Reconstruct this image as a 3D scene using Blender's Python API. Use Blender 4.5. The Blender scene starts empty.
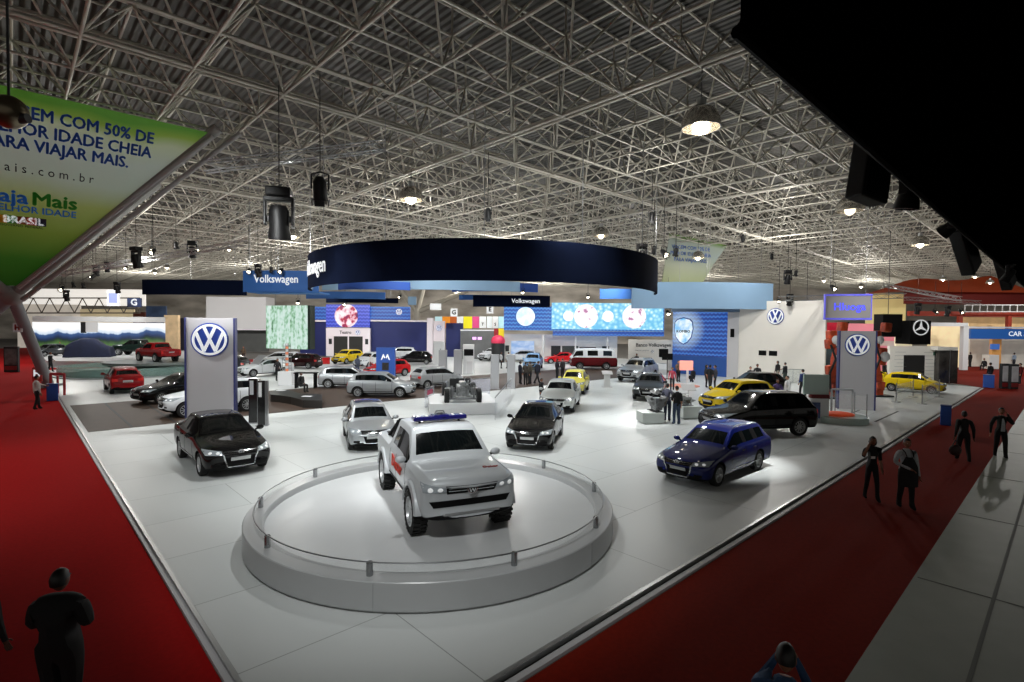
import bpy, bmesh, math, random
import numpy as np
from mathutils import Vector, Matrix, Euler
from mathutils.bvhtree import BVHTree
random.seed(7); rng = np.random.default_rng(7)
SC = bpy.context.scene; COL = SC.collection
PI = math.pi; R = math.radians
# ---------------------------------------------------------------- camera
F = 530.0; HC = 4.4; CX, CY = 512.0, 341.0
CAMROT = Matrix.Rotation(PI/2 - math.atan(15/F), 3, 'X') @ Matrix.Rotation(R(0.5), 3, 'Z')
cd = bpy.data.cameras.new('camera'); cam = bpy.data.objects.new('camera', cd); COL.objects.link(cam)
cd.sensor_width = 36; cd.lens = 36*F/1024; cd.clip_start = 0.05; cd.clip_end = 600
cam.location = (0, 0, HC); cam.rotation_euler = CAMROT.to_euler(); SC.camera = cam
def ray(px, py): return CAMROT @ Vector(((px-CX)/F, -(py-CY)/F, -1))
def G(px, py, z=0.0):                      # point of the hall at height z seen in that direction
    d = ray(px, py); t = (z-HC)/d.z; return Vector((d.x*t, d.y*t, z))
def PY(px, py, Y):                         # point at distance Y into the hall
    d = ray(px, py); t = Y/d.y; return Vector((d.x*t, Y, HC+d.z*t))
U = Vector((.728, .686, 0)).normalized(); V = Vector((-U.y, U.x, 0)); C0 = Vector((-1.9, 4.93, 0))
def S(u, v, z=0.0): return C0 + U*u + V*v + Vector((0, 0, z))
AU = math.atan2(U.y, U.x)
# ---------------------------------------------------------------- materials
def lin(c):
    if isinstance(c, str): c = [int(c[i:i+2], 16)/255 for i in (0, 2, 4)]
    return tuple((x/12.92 if x <= .04045 else ((x+.055)/1.055)**2.4) for x in c[:3]) + (1,)
MATS = {}
def mat(name, col, rough=.5, metal=0., emit=0., ecol=None, noise=0., nscale=4., coat=0., alpha=1., trans=0., spec=.5, bump=0.):
    if name in MATS: return MATS[name]
    m = bpy.data.materials.new(name); m.use_nodes = True; nt = m.node_tree; b = nt.nodes['Principled BSDF']
    c = lin(col); b.inputs['Base Color'].default_value = c
    b.inputs['Roughness'].default_value = rough; b.inputs['Metallic'].default_value = metal
    b.inputs['Specular IOR Level'].default_value = spec
    if coat: b.inputs['Coat Weight'].default_value = coat; b.inputs['Coat Roughness'].default_value = .04
    if emit: b.inputs['Emission Color'].default_value = lin(ecol or col); b.inputs['Emission Strength'].default_value = emit
    if alpha < 1: b.inputs['Alpha'].default_value = alpha
    if trans: b.inputs['Transmission Weight'].default_value = trans
    if noise:
        tc = nt.nodes.new('ShaderNodeTexCoord'); n = nt.nodes.new('ShaderNodeTexNoise'); n.inputs['Scale'].default_value = nscale; n.inputs['Detail'].default_value = 5
        nt.links.new(tc.outputs['Object'], n.inputs['Vector'])
        r = nt.nodes.new('ShaderNodeValToRGB'); nt.links.new(n.outputs['Fac'], r.inputs['Fac'])
        r.color_ramp.elements[0].color = tuple(x*(1-noise) for x in c[:3])+(1,); r.color_ramp.elements[1].color = tuple(min(1, x*(1+noise)) for x in c[:3])+(1,)
        r.color_ramp.elements[0].position = .3; r.color_ramp.elements[1].position = .7
        nt.links.new(r.outputs['Color'], b.inputs['Base Color'])
        if bump:
            bp = nt.nodes.new('ShaderNodeBump'); bp.inputs['Strength'].default_value = bump; nt.links.new(n.outputs['Fac'], bp.inputs['Height']); nt.links.new(bp.outputs['Normal'], b.inputs['Normal'])
    MATS[name] = m; return m
def screen(name, build, strength=1.0, base=.2):      # a lit display: build(nt, coords) -> colour socket
    if name in MATS: return MATS[name]
    m = bpy.data.materials.new(name); m.use_nodes = True; nt = m.node_tree; b = nt.nodes['Principled BSDF']
    tc = nt.nodes.new('ShaderNodeTexCoord'); s = nt.nodes.new('ShaderNodeSeparateXYZ'); nt.links.new(tc.outputs['Object'], s.inputs[0])
    c = build(nt, tc.outputs['Object'], s.outputs[0], s.outputs[2])
    nt.links.new(c, b.inputs['Emission Color']); b.inputs['Emission Strength'].default_value = strength
    b.inputs['Base Color'].default_value = (.02, .02, .03, 1); b.inputs['Roughness'].default_value = .4
    MATS[name] = m; return m
def nmath(nt, op, a, b=None):
    n = nt.nodes.new('ShaderNodeMath'); n.operation = op
    for i, x in enumerate((a, b)):
        if x is None: continue
        if isinstance(x, (int, float)): n.inputs[i].default_value = x
        else: nt.links.new(x, n.inputs[i])
    return n.outputs[0]
def nramp(nt, fac, stops, interp='LINEAR'):
    n = nt.nodes.new('ShaderNodeValToRGB'); n.color_ramp.interpolation = interp; e = n.color_ramp.elements
    while len(e) < len(stops): e.new(.5)
    for el, (p, c) in zip(e, stops): el.position = p; el.color = lin(c)
    nt.links.new(fac, n.inputs['Fac']); return n.outputs['Color']
def nnoise(nt, vec, scale, detail=3, mul=(1, 1, 1)):
    mp = nt.nodes.new('ShaderNodeMapping'); mp.inputs['Scale'].default_value = mul; nt.links.new(vec, mp.inputs['Vector'])
    n = nt.nodes.new('ShaderNodeTexNoise'); n.inputs['Scale'].default_value = scale; n.inputs['Detail'].default_value = detail; nt.links.new(mp.outputs[0], n.inputs['Vector']); return n.outputs['Fac']
# ---------------------------------------------------------------- objects and tags
def tag(o, label=None, cat=None, group=None, kind=None):
    if label: o['label'] = label
    if cat: o['category'] = cat
    if group: o['group'] = group
    if kind: o['kind'] = kind
    return o
def thing(name, label, cat, loc=(0, 0, 0), rz=0., group=None):
    o = bpy.data.objects.new(name, None); COL.objects.link(o); o.location = loc; o.rotation_euler = (0, 0, rz); o.empty_display_size = .2
    return tag(o, label, cat, group)
def struct(o): o['kind'] = 'structure'; return o
def link(name, me, parent=None, loc=None, rot=None):
    o = bpy.data.objects.new(name, me); COL.objects.link(o)
    if parent is not None: o.parent = parent
    if loc is not None: o.location = loc
    if rot is not None: o.rotation_euler = rot
    return o
def dup(root, loc=None, rz=None, label=None, group=None):
    r = root.copy(); COL.objects.link(r)
    if loc is not None: r.location = loc
    if rz is not None: r.rotation_euler = (0, 0, rz)
    if label: r['label'] = label
    if group: r['group'] = group
    for ch in list(root.children):
        c = ch.copy(); COL.objects.link(c); c.parent = r
        for g in list(ch.children):
            d = g.copy(); COL.objects.link(d); d.parent = c
    return r
class MB:
    def __init__(s): s.v = []; s.f = []; s.m = []; s.sm = []
    def add(s, vs, fs, m=0, sm=False, M=None):
        o = len(s.v)
        s.v += [tuple(M @ Vector(p)) for p in vs] if M is not None else [tuple(p) for p in vs]
        s.f += [tuple(i+o for i in f) for f in fs]; s.m += [m]*len(fs); s.sm += [sm]*len(fs); return s
    def box(s, c, d, m=0, M=None, bev=0.):
        x, y, z = d[0]/2, d[1]/2, d[2]/2
        if bev > 0:                                   # chamfered box
            b = min(bev, x*.9, y*.9, z*.9); bm = bmesh.new(); bmesh.ops.create_cube(bm, size=1)
            for q in bm.verts: q.co = Vector((q.co.x*d[0], q.co.y*d[1], q.co.z*d[2]))
            bmesh.ops.bevel(bm, geom=list(bm.edges), offset=b, segments=2, affect='EDGES', profile=.5)
            vs = [Vector(c)+q.co for q in bm.verts]; bm.verts.index_update(); fs = [[q.index for q in f.verts] for f in bm.faces]; bm.free()
            return s.add(vs, fs, m, False, M)
        vs = [(c[0]+i*x, c[1]+j*y, c[2]+k*z) for i in (-1, 1) for j in (-1, 1) for k in (-1, 1)]
        return s.add(vs, [(0, 1, 3, 2), (4, 6, 7, 5), (0, 4, 5, 1), (2, 3, 7, 6), (0, 2, 6, 4), (1, 5, 7, 3)], m, False, M)
    def tube(s, a, b, r, n=8, m=0, r2=None, caps=True, sm=True, M=None):
        a, b = Vector(a), Vector(b); d = (b-a)
        if d.length < 1e-6: return s
        q = d.to_track_quat('Z', 'Y').to_matrix(); r2 = r if r2 is None else r2; vs = []
        for i in range(n):
            t = 2*PI*i/n; e = Vector((math.cos(t), math.sin(t), 0)); vs += [a+q@(e*r), b+q@(e*r2)]
        s.add(vs, [(2*i, 2*((i+1) % n), 2*((i+1) % n)+1, 2*i+1) for i in range(n)], m, sm, M)
        if caps:
            o = len(s.v)-2*n; s.f += [tuple(o+2*i for i in reversed(range(n))), tuple(o+2*i+1 for i in range(n))]; s.m += [m]*2; s.sm += [False]*2
        return s
    def path(s, pts, r, n=8, m=0):
        for a, b in zip(pts, pts[1:]): s.tube(a, b, r, n, m)
        return s
    def lathe(s, prof, n=32, m=0, M=None, sm=True, a0=0., a1=2*PI):       # prof (r,z)
        full = abs(a1-a0-2*PI) < 1e-6; k = n if full else n+1; vs = []
        for i in range(k):
            t = a0+(a1-a0)*i/n; vs += [(r*math.cos(t), r*math.sin(t), z) for r, z in prof]
        P = len(prof); fs = []
        for i in range(n):
            j = (i+1) % k
            for q in range(P-1): fs.append((i*P+q, j*P+q, j*P+q+1, i*P+q+1))
        return s.add(vs, fs, m, sm, M)
    def prism(s, poly, z0, z1, m=0, M=None, sm=False):
        n = len(poly); vs = [(x, y, z0) for x, y in poly]+[(x, y, z1) for x, y in poly]
        s.add(vs, [tuple(reversed(range(n))), tuple(range(n, 2*n))], m, False, M)
        o = len(s.v)-2*n
        for i in range(n):
            j = (i+1) % n; s.f.append((o+i, o+j, o+n+j, o+n+i)); s.m.append(m); s.sm.append(sm)
        return s
    def sphere(s, c, r, n=14, k=9, m=0, M=None):
        r = (r, r, r) if isinstance(r, (int, float)) else r
        vs = [(c[0], c[1], c[2]-r[2])]; fs = []
        for j in range(1, k):
            t = -PI/2+PI*j/k
            for i in range(n):
                p = 2*PI*i/n; vs.append((c[0]+r[0]*math.cos(t)*math.cos(p), c[1]+r[1]*math.cos(t)*math.sin(p), c[2]+r[2]*math.sin(t)))
        vs.append((c[0], c[1], c[2]+r[2])); L = len(vs)-1
        for i in range(n):
            fs.append((0, 1+(i+1) % n, 1+i)); fs.append((L, L-n+i, L-n+(i+1) % n))
            for j in range(k-2): a = 1+j*n; fs.append((a+i, a+(i+1) % n, a+n+(i+1) % n, a+n+i))
        return s.add(vs, fs, m, True, M)
    def mesh(s, name, mats):
        me = bpy.data.meshes.new(name); me.from_pydata(s.v, [], s.f)
        for q in (mats if isinstance(mats, (list, tuple)) else [mats]): me.materials.append(q)
        me.polygons.foreach_set('material_index', s.m); me.polygons.foreach_set('use_smooth', s.sm); me.update()
        if any(s.sm):
            try: me.set_sharp_from_angle(angle=R(40))
            except Exception: pass
        return me
    def build(s, name, mats, parent=None, loc=None, rot=None): return link(name, s.mesh(name, mats), parent, loc, rot)
def text_mb(txt, size, depth=.02, align='CENTER', m=0, sx=1.0, res=2, shear=0.):
    cu = bpy.data.curves.new('lettering', 'FONT'); cu.body = txt; cu.size = size; cu.extrude = depth/2; cu.align_x = align; cu.align_y = 'CENTER'; cu.resolution_u = res; cu.shear = shear
    o = bpy.data.objects.new('lettering', cu); COL.objects.link(o); dg = bpy.context.evaluated_depsgraph_get(); dg.update()
    me = bpy.data.meshes.new_from_object(o.evaluated_get(dg)); mb = MB()
    mb.add([(v.co.x*sx, -v.co.z, v.co.y) for v in me.vertices], [tuple(p.vertices) for p in me.polygons], m)   # x along, z up, face toward -y
    bpy.data.objects.remove(o); bpy.data.curves.remove(cu); bpy.data.meshes.remove(me); return mb
def bold(txt, size, w=.012, depth=.02, align='CENTER', sx=1.):        # heavier strokes: the letters drawn again a little to each side
    t = text_mb(txt, size, depth, align, 0, sx); mb = MB()
    for dx, dz in ((0, 0), (w, 0), (-w, 0), (0, w), (0, -w)) if w > 0 else ((0, 0),): mb.add([(x+dx, y, z+dz) for x, y, z in t.v], t.f, 0)
    return mb
def eval_mesh(o):
    dg = bpy.context.evaluated_depsgraph_get(); dg.update(); return bpy.data.meshes.new_from_object(o.evaluated_get(dg))
def roundel(r, mats, parent, loc, rot=(0, 0, 0), depth=.05):
    """round sign: blue disc, white ring, white strokes; faces -y"""
    M = Matrix.Rotation(PI/2, 4, 'X')
    a = MB(); a.lathe([(0, 0), (r, 0), (r, depth), (r*.98, depth+.01*r), (0, depth+.01*r)], 40, 0, M, False)
    z0 = depth; z1 = depth+.06*r
    a.lathe([(r*.79, z0), (r*.79, z1), (r*.92, z1), (r*.92, z0)], 40, 1, M, False)
    def stroke(pts, w):
        for (x0, y0), (x1, y1) in zip(pts, pts[1:]):
            d = Vector((x1-x0, y1-y0)).normalized(); n = Vector((-d.y, d.x))*w/2*r; e = d*.03*r
            p0 = Vector((x0, y0))*r-e; p1 = Vector((x1, y1))*r+e
            a.prism([tuple(p0-n), tuple(p1-n), tuple(p1+n), tuple(p0+n)], z0, z1, 1, M)
    stroke([(-.30, .76), (0, .07), (.30, .76)], .17); stroke([(-.70, .40), (-.30, -.66), (0, .02), (.30, -.66), (.70, .40)], .17)
    return a.build('emblem', mats, parent, loc, rot)
# ---------------------------------------------------------------- cars
M_GLASS = mat('car_glass', '0b0f10', .06, spec=.6, coat=.3)
M_BLACK = mat('black_plastic', '0a0a0b', .6, spec=.12)
M_TYRE = mat('tyre_rubber', '121212', .8)
M_RIM = mat('alloy', 'b4b6b8', .35, .45)
M_CHROME = mat('chrome', 'd5d8da', .12, 1.)
M_LAMP = mat('headlight_glass', 'a3abb0', .10, .25, coat=.5); M_BULB = mat('headlight_bulb', 'eef1f3', .15, .2, emit=.25, ecol='ffffff')
M_TAIL = mat('tail_light_red', 'a81410', .25, coat=.5, emit=.15, ecol='ff2010')
M_PLATE = mat('licence_plate_white', 'c9cbcc', .4)
M_WHITE = mat('white_paint', 'd9dadb', .5)
M_BADGE = mat('badge_chrome', 'e2e4e6', .2, .8)
def paint(name, c, metal=.0, rough=.5): return mat('paint_'+name, c, rough, metal, coat=.8, spec=.06)
P_ = dict(white=paint('white', 'd4d7da'), silver=paint('silver', 'a4a8ab', .45, .3), black=paint('black', '060607'), pearl=paint('pearl', 'b4b8bb', .25), blue=paint('blue', '0a185c', .25), yellow=paint('yellow', 'dfc018'),
          red=paint('red', '8f0c12'), brightred=paint('brightred', 'b5141a'), grey=paint('grey', '3a3d40', .4), paleyellow=paint('paleyellow', 'e0d660'), skyblue=paint('skyblue', '7fa9d6'),
          palegrey=paint('palegrey', 'c4c8c6', .3), darkgreen=paint('darkgreen', '15221d'), maroon=paint('maroon', '5e0d14'), darkred=paint('darkred', '2a070a'))
def car_rows(L, W, H, wb, fo, clear, hood, cowl_x, cowl_z, atop, bx, cx, rtop, rbase, rbz, wt=.60, tail='hatch', hoodlead=None):
    """stations from the front bumper (x=0) to the tail: x, zb, ws, wf, zf, zs, wsd, zt, wt + tag"""
    w = W/2; zf = clear+.42*(cowl_z-clear); hl = hoodlead or hood-.16; c = clear
    T = []
    T += [(0, c+.16, w*.62, w*.74, zf-.08, hl-.22, w*.70, hl-.16, w*.5, ''), (.06, c+.05, w*.82, w*.90, zf-.05, hl-.12, w*.84, hl-.05, w*.58, ''),
          (.22, c+.0, w*.92, w*.975, zf, hl-.05, w*.92, hl+.03, w*.66, ''), (.55, c, w*.94, w*.99, zf+.03, hl+.05, w*.94, hl+.12, w*.70, ''),
          (cowl_x*.78, c, w*.945, w, zf+.06, hood-.03, w*.95, hood+.02, w*.75, '')]
    A0, A1 = cowl_x, atop
    def top(t): return cowl_z+.02+(H-.05-cowl_z-.02)*t
    def wid(t): return w*.83+(w*wt/.6*.60*1.08-w*.83)*t
    wtop = w*(.60*wt/.6*1.08)
    T += [(A0, c, w*.95, w, zf+.07, cowl_z-.02, w*.955, cowl_z+.02, w*.83, 'A0')]
    for t, tg in ((.04, 'A0i'), (.95, 'A1i')): T.append((A0+(A1-A0)*t, c, w*.95, w, zf+.07, cowl_z-.01, w*.955, top(t), wid(t), tg))
    T += [(A1, c, w*.95, w, zf+.07, cowl_z, w*.955, H-.045, wtop, 'A1'), (bx-.05, c, w*.95, w, zf+.07, cowl_z+.005, w*.955, H-.02, wtop*1.02, 'B0'), (bx+.05, c, w*.95, w, zf+.07, cowl_z+.005, w*.955, H-.02, wtop*1.02, 'B1'),
          (cx-.04, c, w*.95, w, zf+.07, cowl_z+.02, w*.955, H-.03, wtop*1.0, 'C0'), (cx+.08, c, w*.95, w, zf+.07, cowl_z+.025, w*.955, H-.035, wtop*.99, 'C1')]
    T.append((rtop, c, w*.95, w*.995, zf+.07, cowl_z+.035, w*.95, H-.10 if tail == 'hatch' and L < 4.3 else H-.06 if tail != 'sedan' else H-.08, wtop*.95, 'R0'))
    zr0 = T[-1][7]
    for t, tg in ((.08, 'R0i'), (.92, 'R1i')):
        x = rtop+(rbase-rtop)*t; T.append((x, c, w*.95, w*.99, zf+.07, cowl_z+.04, w*.94, zr0+(rbz-zr0)*t, wtop*.95+(w*.78-wtop*.95)*t, tg))
    T.append((rbase, c+.02, w*.94, w*.985, zf+.07, min(cowl_z+.04, rbz-.02), w*.93, rbz, w*.80, 'R1'))
    if tail == 'sedan':
        T += [(L-.12, c+.04, w*.92, w*.96, zf+.06, rbz-.06, w*.90, rbz-.01, w*.74, ''), (L-.04, c+.1, w*.86, w*.92, zf+.03, rbz-.16, w*.86, rbz-.10, w*.7, ''), (L, c+.18, w*.74, w*.82, zf, rbz-.34, w*.76, rbz-.28, w*.62, '')]
    else:
        x1 = max(rbase+.05, L-.10)
        T += [(x1, c+.05, w*.91, w*.96, zf+.04, rbz-.10, w*.91, rbz-.06, w*.78, ''), (L-.02, c+.1, w*.86, w*.93, zf, rbz-.30, w*.88, rbz-.26, w*.74, ''), (L, c+.18, w*.76, w*.84, zf-.02, zf+.12, w*.82, zf+.16, w*.68, '')]
    return T
SPEC = {
 'sedan':  dict(rows=car_rows(4.70, 1.82, 1.47, 2.66, .90, .20, .92, 1.45, .97, 2.22, 2.62, 3.30, 3.42, 4.10, 1.08, tail='sedan'), wb=2.66, fo=.90, W=1.82, r=.325, L=4.70, quarter=False, hl=.70),
 'wagon':  dict(rows=car_rows(4.77, 1.82, 1.52, 2.71, .93, .19, .92, 1.50, .97, 2.25, 2.65, 3.45, 4.25, 4.66, 1.02), wb=2.71, fo=.93, W=1.82, r=.335, L=4.77, quarter=True, hl=.70, rack=True),
 'hatch':  dict(rows=car_rows(3.90, 1.66, 1.48, 2.46, .80, .19, .90, 1.00, .94, 1.66, 2.05, 2.90, 3.38, 3.80, 1.02), wb=2.46, fo=.80, W=1.66, r=.295, L=3.90, quarter=True, hl=.72),
 'golf':   dict(rows=car_rows(4.15, 1.74, 1.50, 2.55, .83, .19, .90, 1.12, .94, 1.86, 2.28, 3.08, 3.62, 4.03, 1.02), wb=2.55, fo=.83, W=1.74, r=.32, L=4.15, quarter=True, hl=.72),
 'suv':    dict(rows=car_rows(4.60, 1.88, 1.70, 2.72, .90, .28, 1.04, 1.40, 1.10, 2.08, 2.50, 3.30, 4.02, 4.46, 1.18), wb=2.72, fo=.90, W=1.88, r=.365, L=4.60, quarter=True, hl=.84, rack=True),
 'pickup': dict(rows=None, wb=3.05, fo=.92, W=1.93, r=.42, L=5.15, quarter=False, hl=1.0),
 'kombi':  dict(rows=None, wb=2.40, fo=.92, W=1.75, r=.33, L=4.45, quarter=True, hl=.72),
}
def pickup_rows():
    w = .965; c = .42; T = []
    a = lambda x, zb, ws, wf, zf, zs, wsd, zt, wt, tg='': T.append((x, zb, w*ws, w*wf, zf, zs, w*wsd, zt, w*wt, tg))
    a(0, .50, .74, .84, .62, .92, .82, 1.00, .68); a(.04, .44, .88, .95, .66, 1.06, .92, 1.14, .74); a(.16, .42, .94, .99, .72, 1.12, .955, 1.20, .80)
    a(.55, .42, .95, .995, .78, 1.14, .965, 1.225, .83); a(1.05, .42, .95, 1, .80, 1.165, .965, 1.24, .84)
    a(1.35, .42, .95, 1, .80, 1.18, .965, 1.23, .90, 'A0'); a(1.41, .42, .95, 1, .80, 1.18, .965, 1.26, .89, 'A0i'); a(1.98, .42, .95, 1, .80, 1.19, .965, 1.77, .735, 'A1i')
    a(2.06, .42, .95, 1, .80, 1.19, .965, 1.80, .72, 'A1'); a(2.42, .42, .95, 1, .80, 1.195, .965, 1.83, .72, 'B0'); a(2.54, .42, .95, 1, .80, 1.195, .965, 1.83, .72, 'B1')
    a(3.10, .42, .95, 1, .80, 1.20, .965, 1.82, .715, 'C0'); a(3.20, .42, .95, 1, .80, 1.20, .965, 1.81, .71, 'C1'); a(3.28, .42, .95, 1, .80, 1.20, .965, 1.79, .70, 'R0')
    a(3.30, .42, .95, 1, .80, 1.20, .965, 1.74, .67, 'R0i'); a(3.42, .42, .95, 1, .80, 1.20, .965, 1.30, .80, 'R1i'); a(3.45, .42, .95, 1, .80, 1.20, .965, 1.24, .86, 'R1')
    a(3.60, .42, .95, 1, .80, 1.20, .97, 1.225, .90, 'D0'); a(4.98, .46, .95, 1, .80, 1.21, .965, 1.235, .90, 'D1'); a(5.10, .50, .92, .97, .78, 1.14, .94, 1.20, .86); a(5.15, .56, .86, .92, .74, .90, .88, .96, .8)
    return T
SPEC['pickup']['rows'] = pickup_rows()
def kombi_rows():
    w = .875; c = .24; T = []
    a = lambda x, zb, ws, wf, zf, zs, wsd, zt, wt, tg='': T.append((x, zb, w*ws, w*wf, zf, zs, w*wsd, zt, w*wt, tg))
    a(0, .36, .68, .80, .62, .98, .80, 1.02, .6); a(.06, .28, .84, .92, .62, 1.08, .90, 1.12, .70); a(.14, .24, .92, .98, .64, 1.13, .94, 1.17, .80, 'A0')
    a(.20, .24, .94, .99, .66, 1.14, .955, 1.22, .80, 'A0i'); a(.48, .24, .95, 1, .68, 1.14, .965, 1.76, .74, 'A1i'); a(.56, .24, .95, 1, .68, 1.14, .965, 1.84, .73, 'A1')
    a(1.30, .24, .95, 1, .68, 1.14, .965, 1.90, .74, 'B0'); a(1.42, .24, .95, 1, .68, 1.14, .965, 1.90, .74, 'B1'); a(2.75, .24, .95, 1, .68, 1.14, .965, 1.90, .74, 'C0'); a(2.87, .24, .95, 1, .68, 1.14, .965, 1.90, .74, 'C1')
    a(4.05, .24, .95, 1, .68, 1.14, .96, 1.86, .72, 'R0'); a(4.12, .24, .95, .99, .68, 1.14, .95, 1.78, .72, 'R0i'); a(4.30, .26, .93, .98, .66, 1.14, .94, 1.28, .76, 'R1i'); a(4.34, .28, .92, .97, .66, 1.12, .93, 1.20, .76, 'R1')
    a(4.40, .32, .88, .94, .64, .96, .90, 1.0, .7); a(4.45, .40, .78, .86, .60, .76, .84, .80, .6)
    return T
SPEC['kombi']['rows'] = kombi_rows()
def wheel_meshes(r, w=.21, off=False):
    t = MB(); M = Matrix.Rotation(PI/2, 4, 'X'); k = r*.66
    t.lathe([(k, -w*.42), (r*.86, -w*.5), (r*.97, -w*.42), (r, -w*.22), (r, w*.22), (r*.97, w*.42), (r*.86, w*.5), (k, w*.42)], 28, 0, M)
    if off:
        for i in range(26):
            for q in (-1, 1):
                a = 2*PI*(i+.25*q)/26; t.box((0, 0, 0), (.05, w*.42, .04), 0, Matrix.Rotation(a, 4, 'Y') @ Matrix.Translation((0, q*w*.25, r)))
    ri = MB(); k2 = k*1.01
    ri.lathe([(k2, -w*.40), (k2, w*.44), (k2*.93, w*.44), (k2*.88, w*.30), (k2*.86, -w*.3)], 28, 0, M)
    ri.lathe([(0, w*.10), (k2*.90, w*.06)], 24, 1, M)
    ri.lathe([(0, w*.42), (k2*.16, w*.42), (k2*.24, w*.34), (k2*.24, w*.05)], 16, 0, M)
    ns = 6 if off else 10
    for i in range(ns):
        a = 2*PI*i/ns; ri.box((k2*.55, 0, 0), (k2*.74, k2*(.2 if off else .13), w*.16), 0, M @ Matrix.Rotation(a, 4, 'Z') @ Matrix.Translation((0, 0, w*.27)))
    return t.mesh('wheel', M_TYRE), ri.mesh('rim', [M_RIM, M_BLACK])
CARCACHE = {}
def grid_patch(bvh, corners, axis, nu, nv, off, ww):
    """a thin raised plate following the body: corners (a,b) in the plane looked at along axis"""
    ax, sg = axis; out = []
    (a0, a1, a2, a3) = [Vector(c) for c in corners]
    for j in range(nv+1):
        for i in range(nu+1):
            s, t = i/nu, j/nv; p = (a0*(1-s)+a1*s)*(1-t)+(a3*(1-s)+a2*s)*t; hit = None
            for sh in (1, .985, .97, .95, .92, .88, .8):
                q = Vector((6*sg, p.x*sh, p.y)) if ax == 'x' else Vector((p.x, 6*sg, p.y)); d = Vector((-sg, 0, 0)) if ax == 'x' else Vector((0, -sg, 0))
                h = bvh.ray_cast(q, d)
                if h[0] is not None and abs(h[1].dot(d)) > .12: hit = h; break
            if hit is None: return None
            out.append((hit[0]+hit[1]*off if hit[1].dot(d) < 0 else hit[0]-hit[1]*off))
    fs = [(j*(nu+1)+i, j*(nu+1)+i+1, (j+1)*(nu+1)+i+1, (j+1)*(nu+1)+i) for j in range(nv) for i in range(nu)]
    b = [i for i in range(nu+1)]+[j*(nu+1)+nu for j in range(1, nv+1)]+[nv*(nu+1)+i for i in range(nu-1, -1, -1)]+[j*(nu+1) for j in range(nv-1, 0, -1)]
    n = len(out); inn = Vector((-sg*(off+.012), 0, 0)) if ax == 'x' else Vector((0, -sg*(off+.012), 0))
    out += [out[i]+inn for i in b]; fs += [(b[i], b[(i+1) % len(b)], n+(i+1) % len(b), n+i) for i in range(len(b))]
    return out, fs
def car_meshes(kind):
    if kind in CARCACHE: return CARCACHE[kind]
    sp = SPEC[kind]; rows = sp['rows']; x0 = sp['fo']+sp['wb']/2; L = sp['L']; W = sp['W']; rad = sp['r']
    NR = 12; vs = []; idx = []; tags = [r[9] for r in rows]
    for (x, zb, ws, wf, zf, zs, wsd, zt, wt, tg) in rows:
        cr = .045 if tg else .035
        pts = [(0, zb+.02), (ws*.85, zb), (ws, zb+.06), (wf, zf), (wf*.995, zf+.55*(zs-zf)), (wsd, zs), None, None, (wt, zt), (wt*.94, zt+cr*.35), (wt*.45, zt+cr*.9), (0, zt+cr)]
        p5, p8 = Vector(pts[5]), Vector(pts[8]); pts[6] = tuple(p5.lerp(p8, .04)); pts[7] = tuple(p5.lerp(p8, .93))
        ring = []
        def X(y):
            d = 0; k = (abs(y)/(W/2))**2.6
            if x < 1.0: d = .22*k*(1-x)**1.5
            if x > L-.9: d = -.13*k*(1-(L-x)/.9)**1.5
            return x0-(x+d)
        for (y, z) in pts: ring.append(len(vs)); vs.append((X(y), y, z))
        for (y, z) in reversed(pts[1:-1]): ring.append(len(vs)); vs.append((X(-y), -y, z))
        idx.append(ring)
    NC = len(idx[0]); fs = []; ms = []
    ix = {t: i for i, t in enumerate(tags) if t}
    def band(k): return k if k < 11 else NC-1-k      # rail band of face k on either side
    for s in range(len(rows)-1):
        for k in range(NC):
            b = band(k); k2 = (k+1) % NC; m = 0
            if b in (0, 1): m = 2
            if b in (9, 10) or b == 8.5:
                if ix['A0i'] <= s < ix['A1i']: m = 1
                if ix['R0i'] <= s < ix['R1i']: m = 1
                if kind == 'pickup' and ix['D0'] <= s < ix['D1']: m = 2
            if b == 6:
                if ix['A0i'] <= s < ix['B0'] or ix['B1'] <= s < ix['C0']: m = 1
                if sp['quarter'] and ix['C1'] <= s < ix['R0']: m = 1
                if kind != 'kombi' and (ix['B0'] <= s < ix['B1'] or (ix['C0'] <= s < ix['C1'] and sp['quarter'])): m = 2
            if kind == 'kombi' and b in (5, 6, 7, 8, 9, 10) and m == 0: m = 3
            fs.append((idx[s][k], idx[s+1][k], idx[s+1][k2], idx[s][k2])); ms.append(m)
    for e, ring in ((0, idx[0]), (1, idx[-1])):
        q = []
        for r_ in range(11):
            a, b = ring[r_], ring[r_+1]; c, d = ring[(NC-r_-1) % NC], ring[(NC-r_) % NC]
            f = [a, b] + ([c] if c != b else []) + ([d] if d != a and d != c else [])
            q.append(tuple(f) if e else tuple(reversed(f)))
        fs += q; ms += [0]*len(q)
    me = bpy.data.meshes.new('cage'); me.from_pydata(vs, [], fs)
    for q in (P_['white'], M_GLASS, M_BLACK, P_['white']): me.materials.append(q)
    me.polygons.foreach_set('material_index', ms); me.update()
    bm = bmesh.new(); bm.from_mesh(me); bmesh.ops.recalc_face_normals(bm, faces=bm.faces); bm.to_mesh(me); bm.free()
    o = link('cage', me); o.modifiers.new('s', 'SUBSURF').levels = 2; o.modifiers['s'].render_levels = 2
    full = eval_mesh(o); bvh = BVHTree.FromPolygons([v.co.copy() for v in full.vertices], [tuple(p.vertices) for p in full.polygons])
    cut = MB(); ar = rad*1.17
    for sx in (1, -1):
        for sy in (1, -1):
            M = Matrix.Translation((sx*sp['wb']/2, sy*(W/2-.02), rad*1.03)) @ Matrix.Rotation(PI/2, 4, 'X'); cut.lathe([(0, -.24), (ar, -.24), (ar, .24), (0, .24)], 36, 2, M, False)
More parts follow.
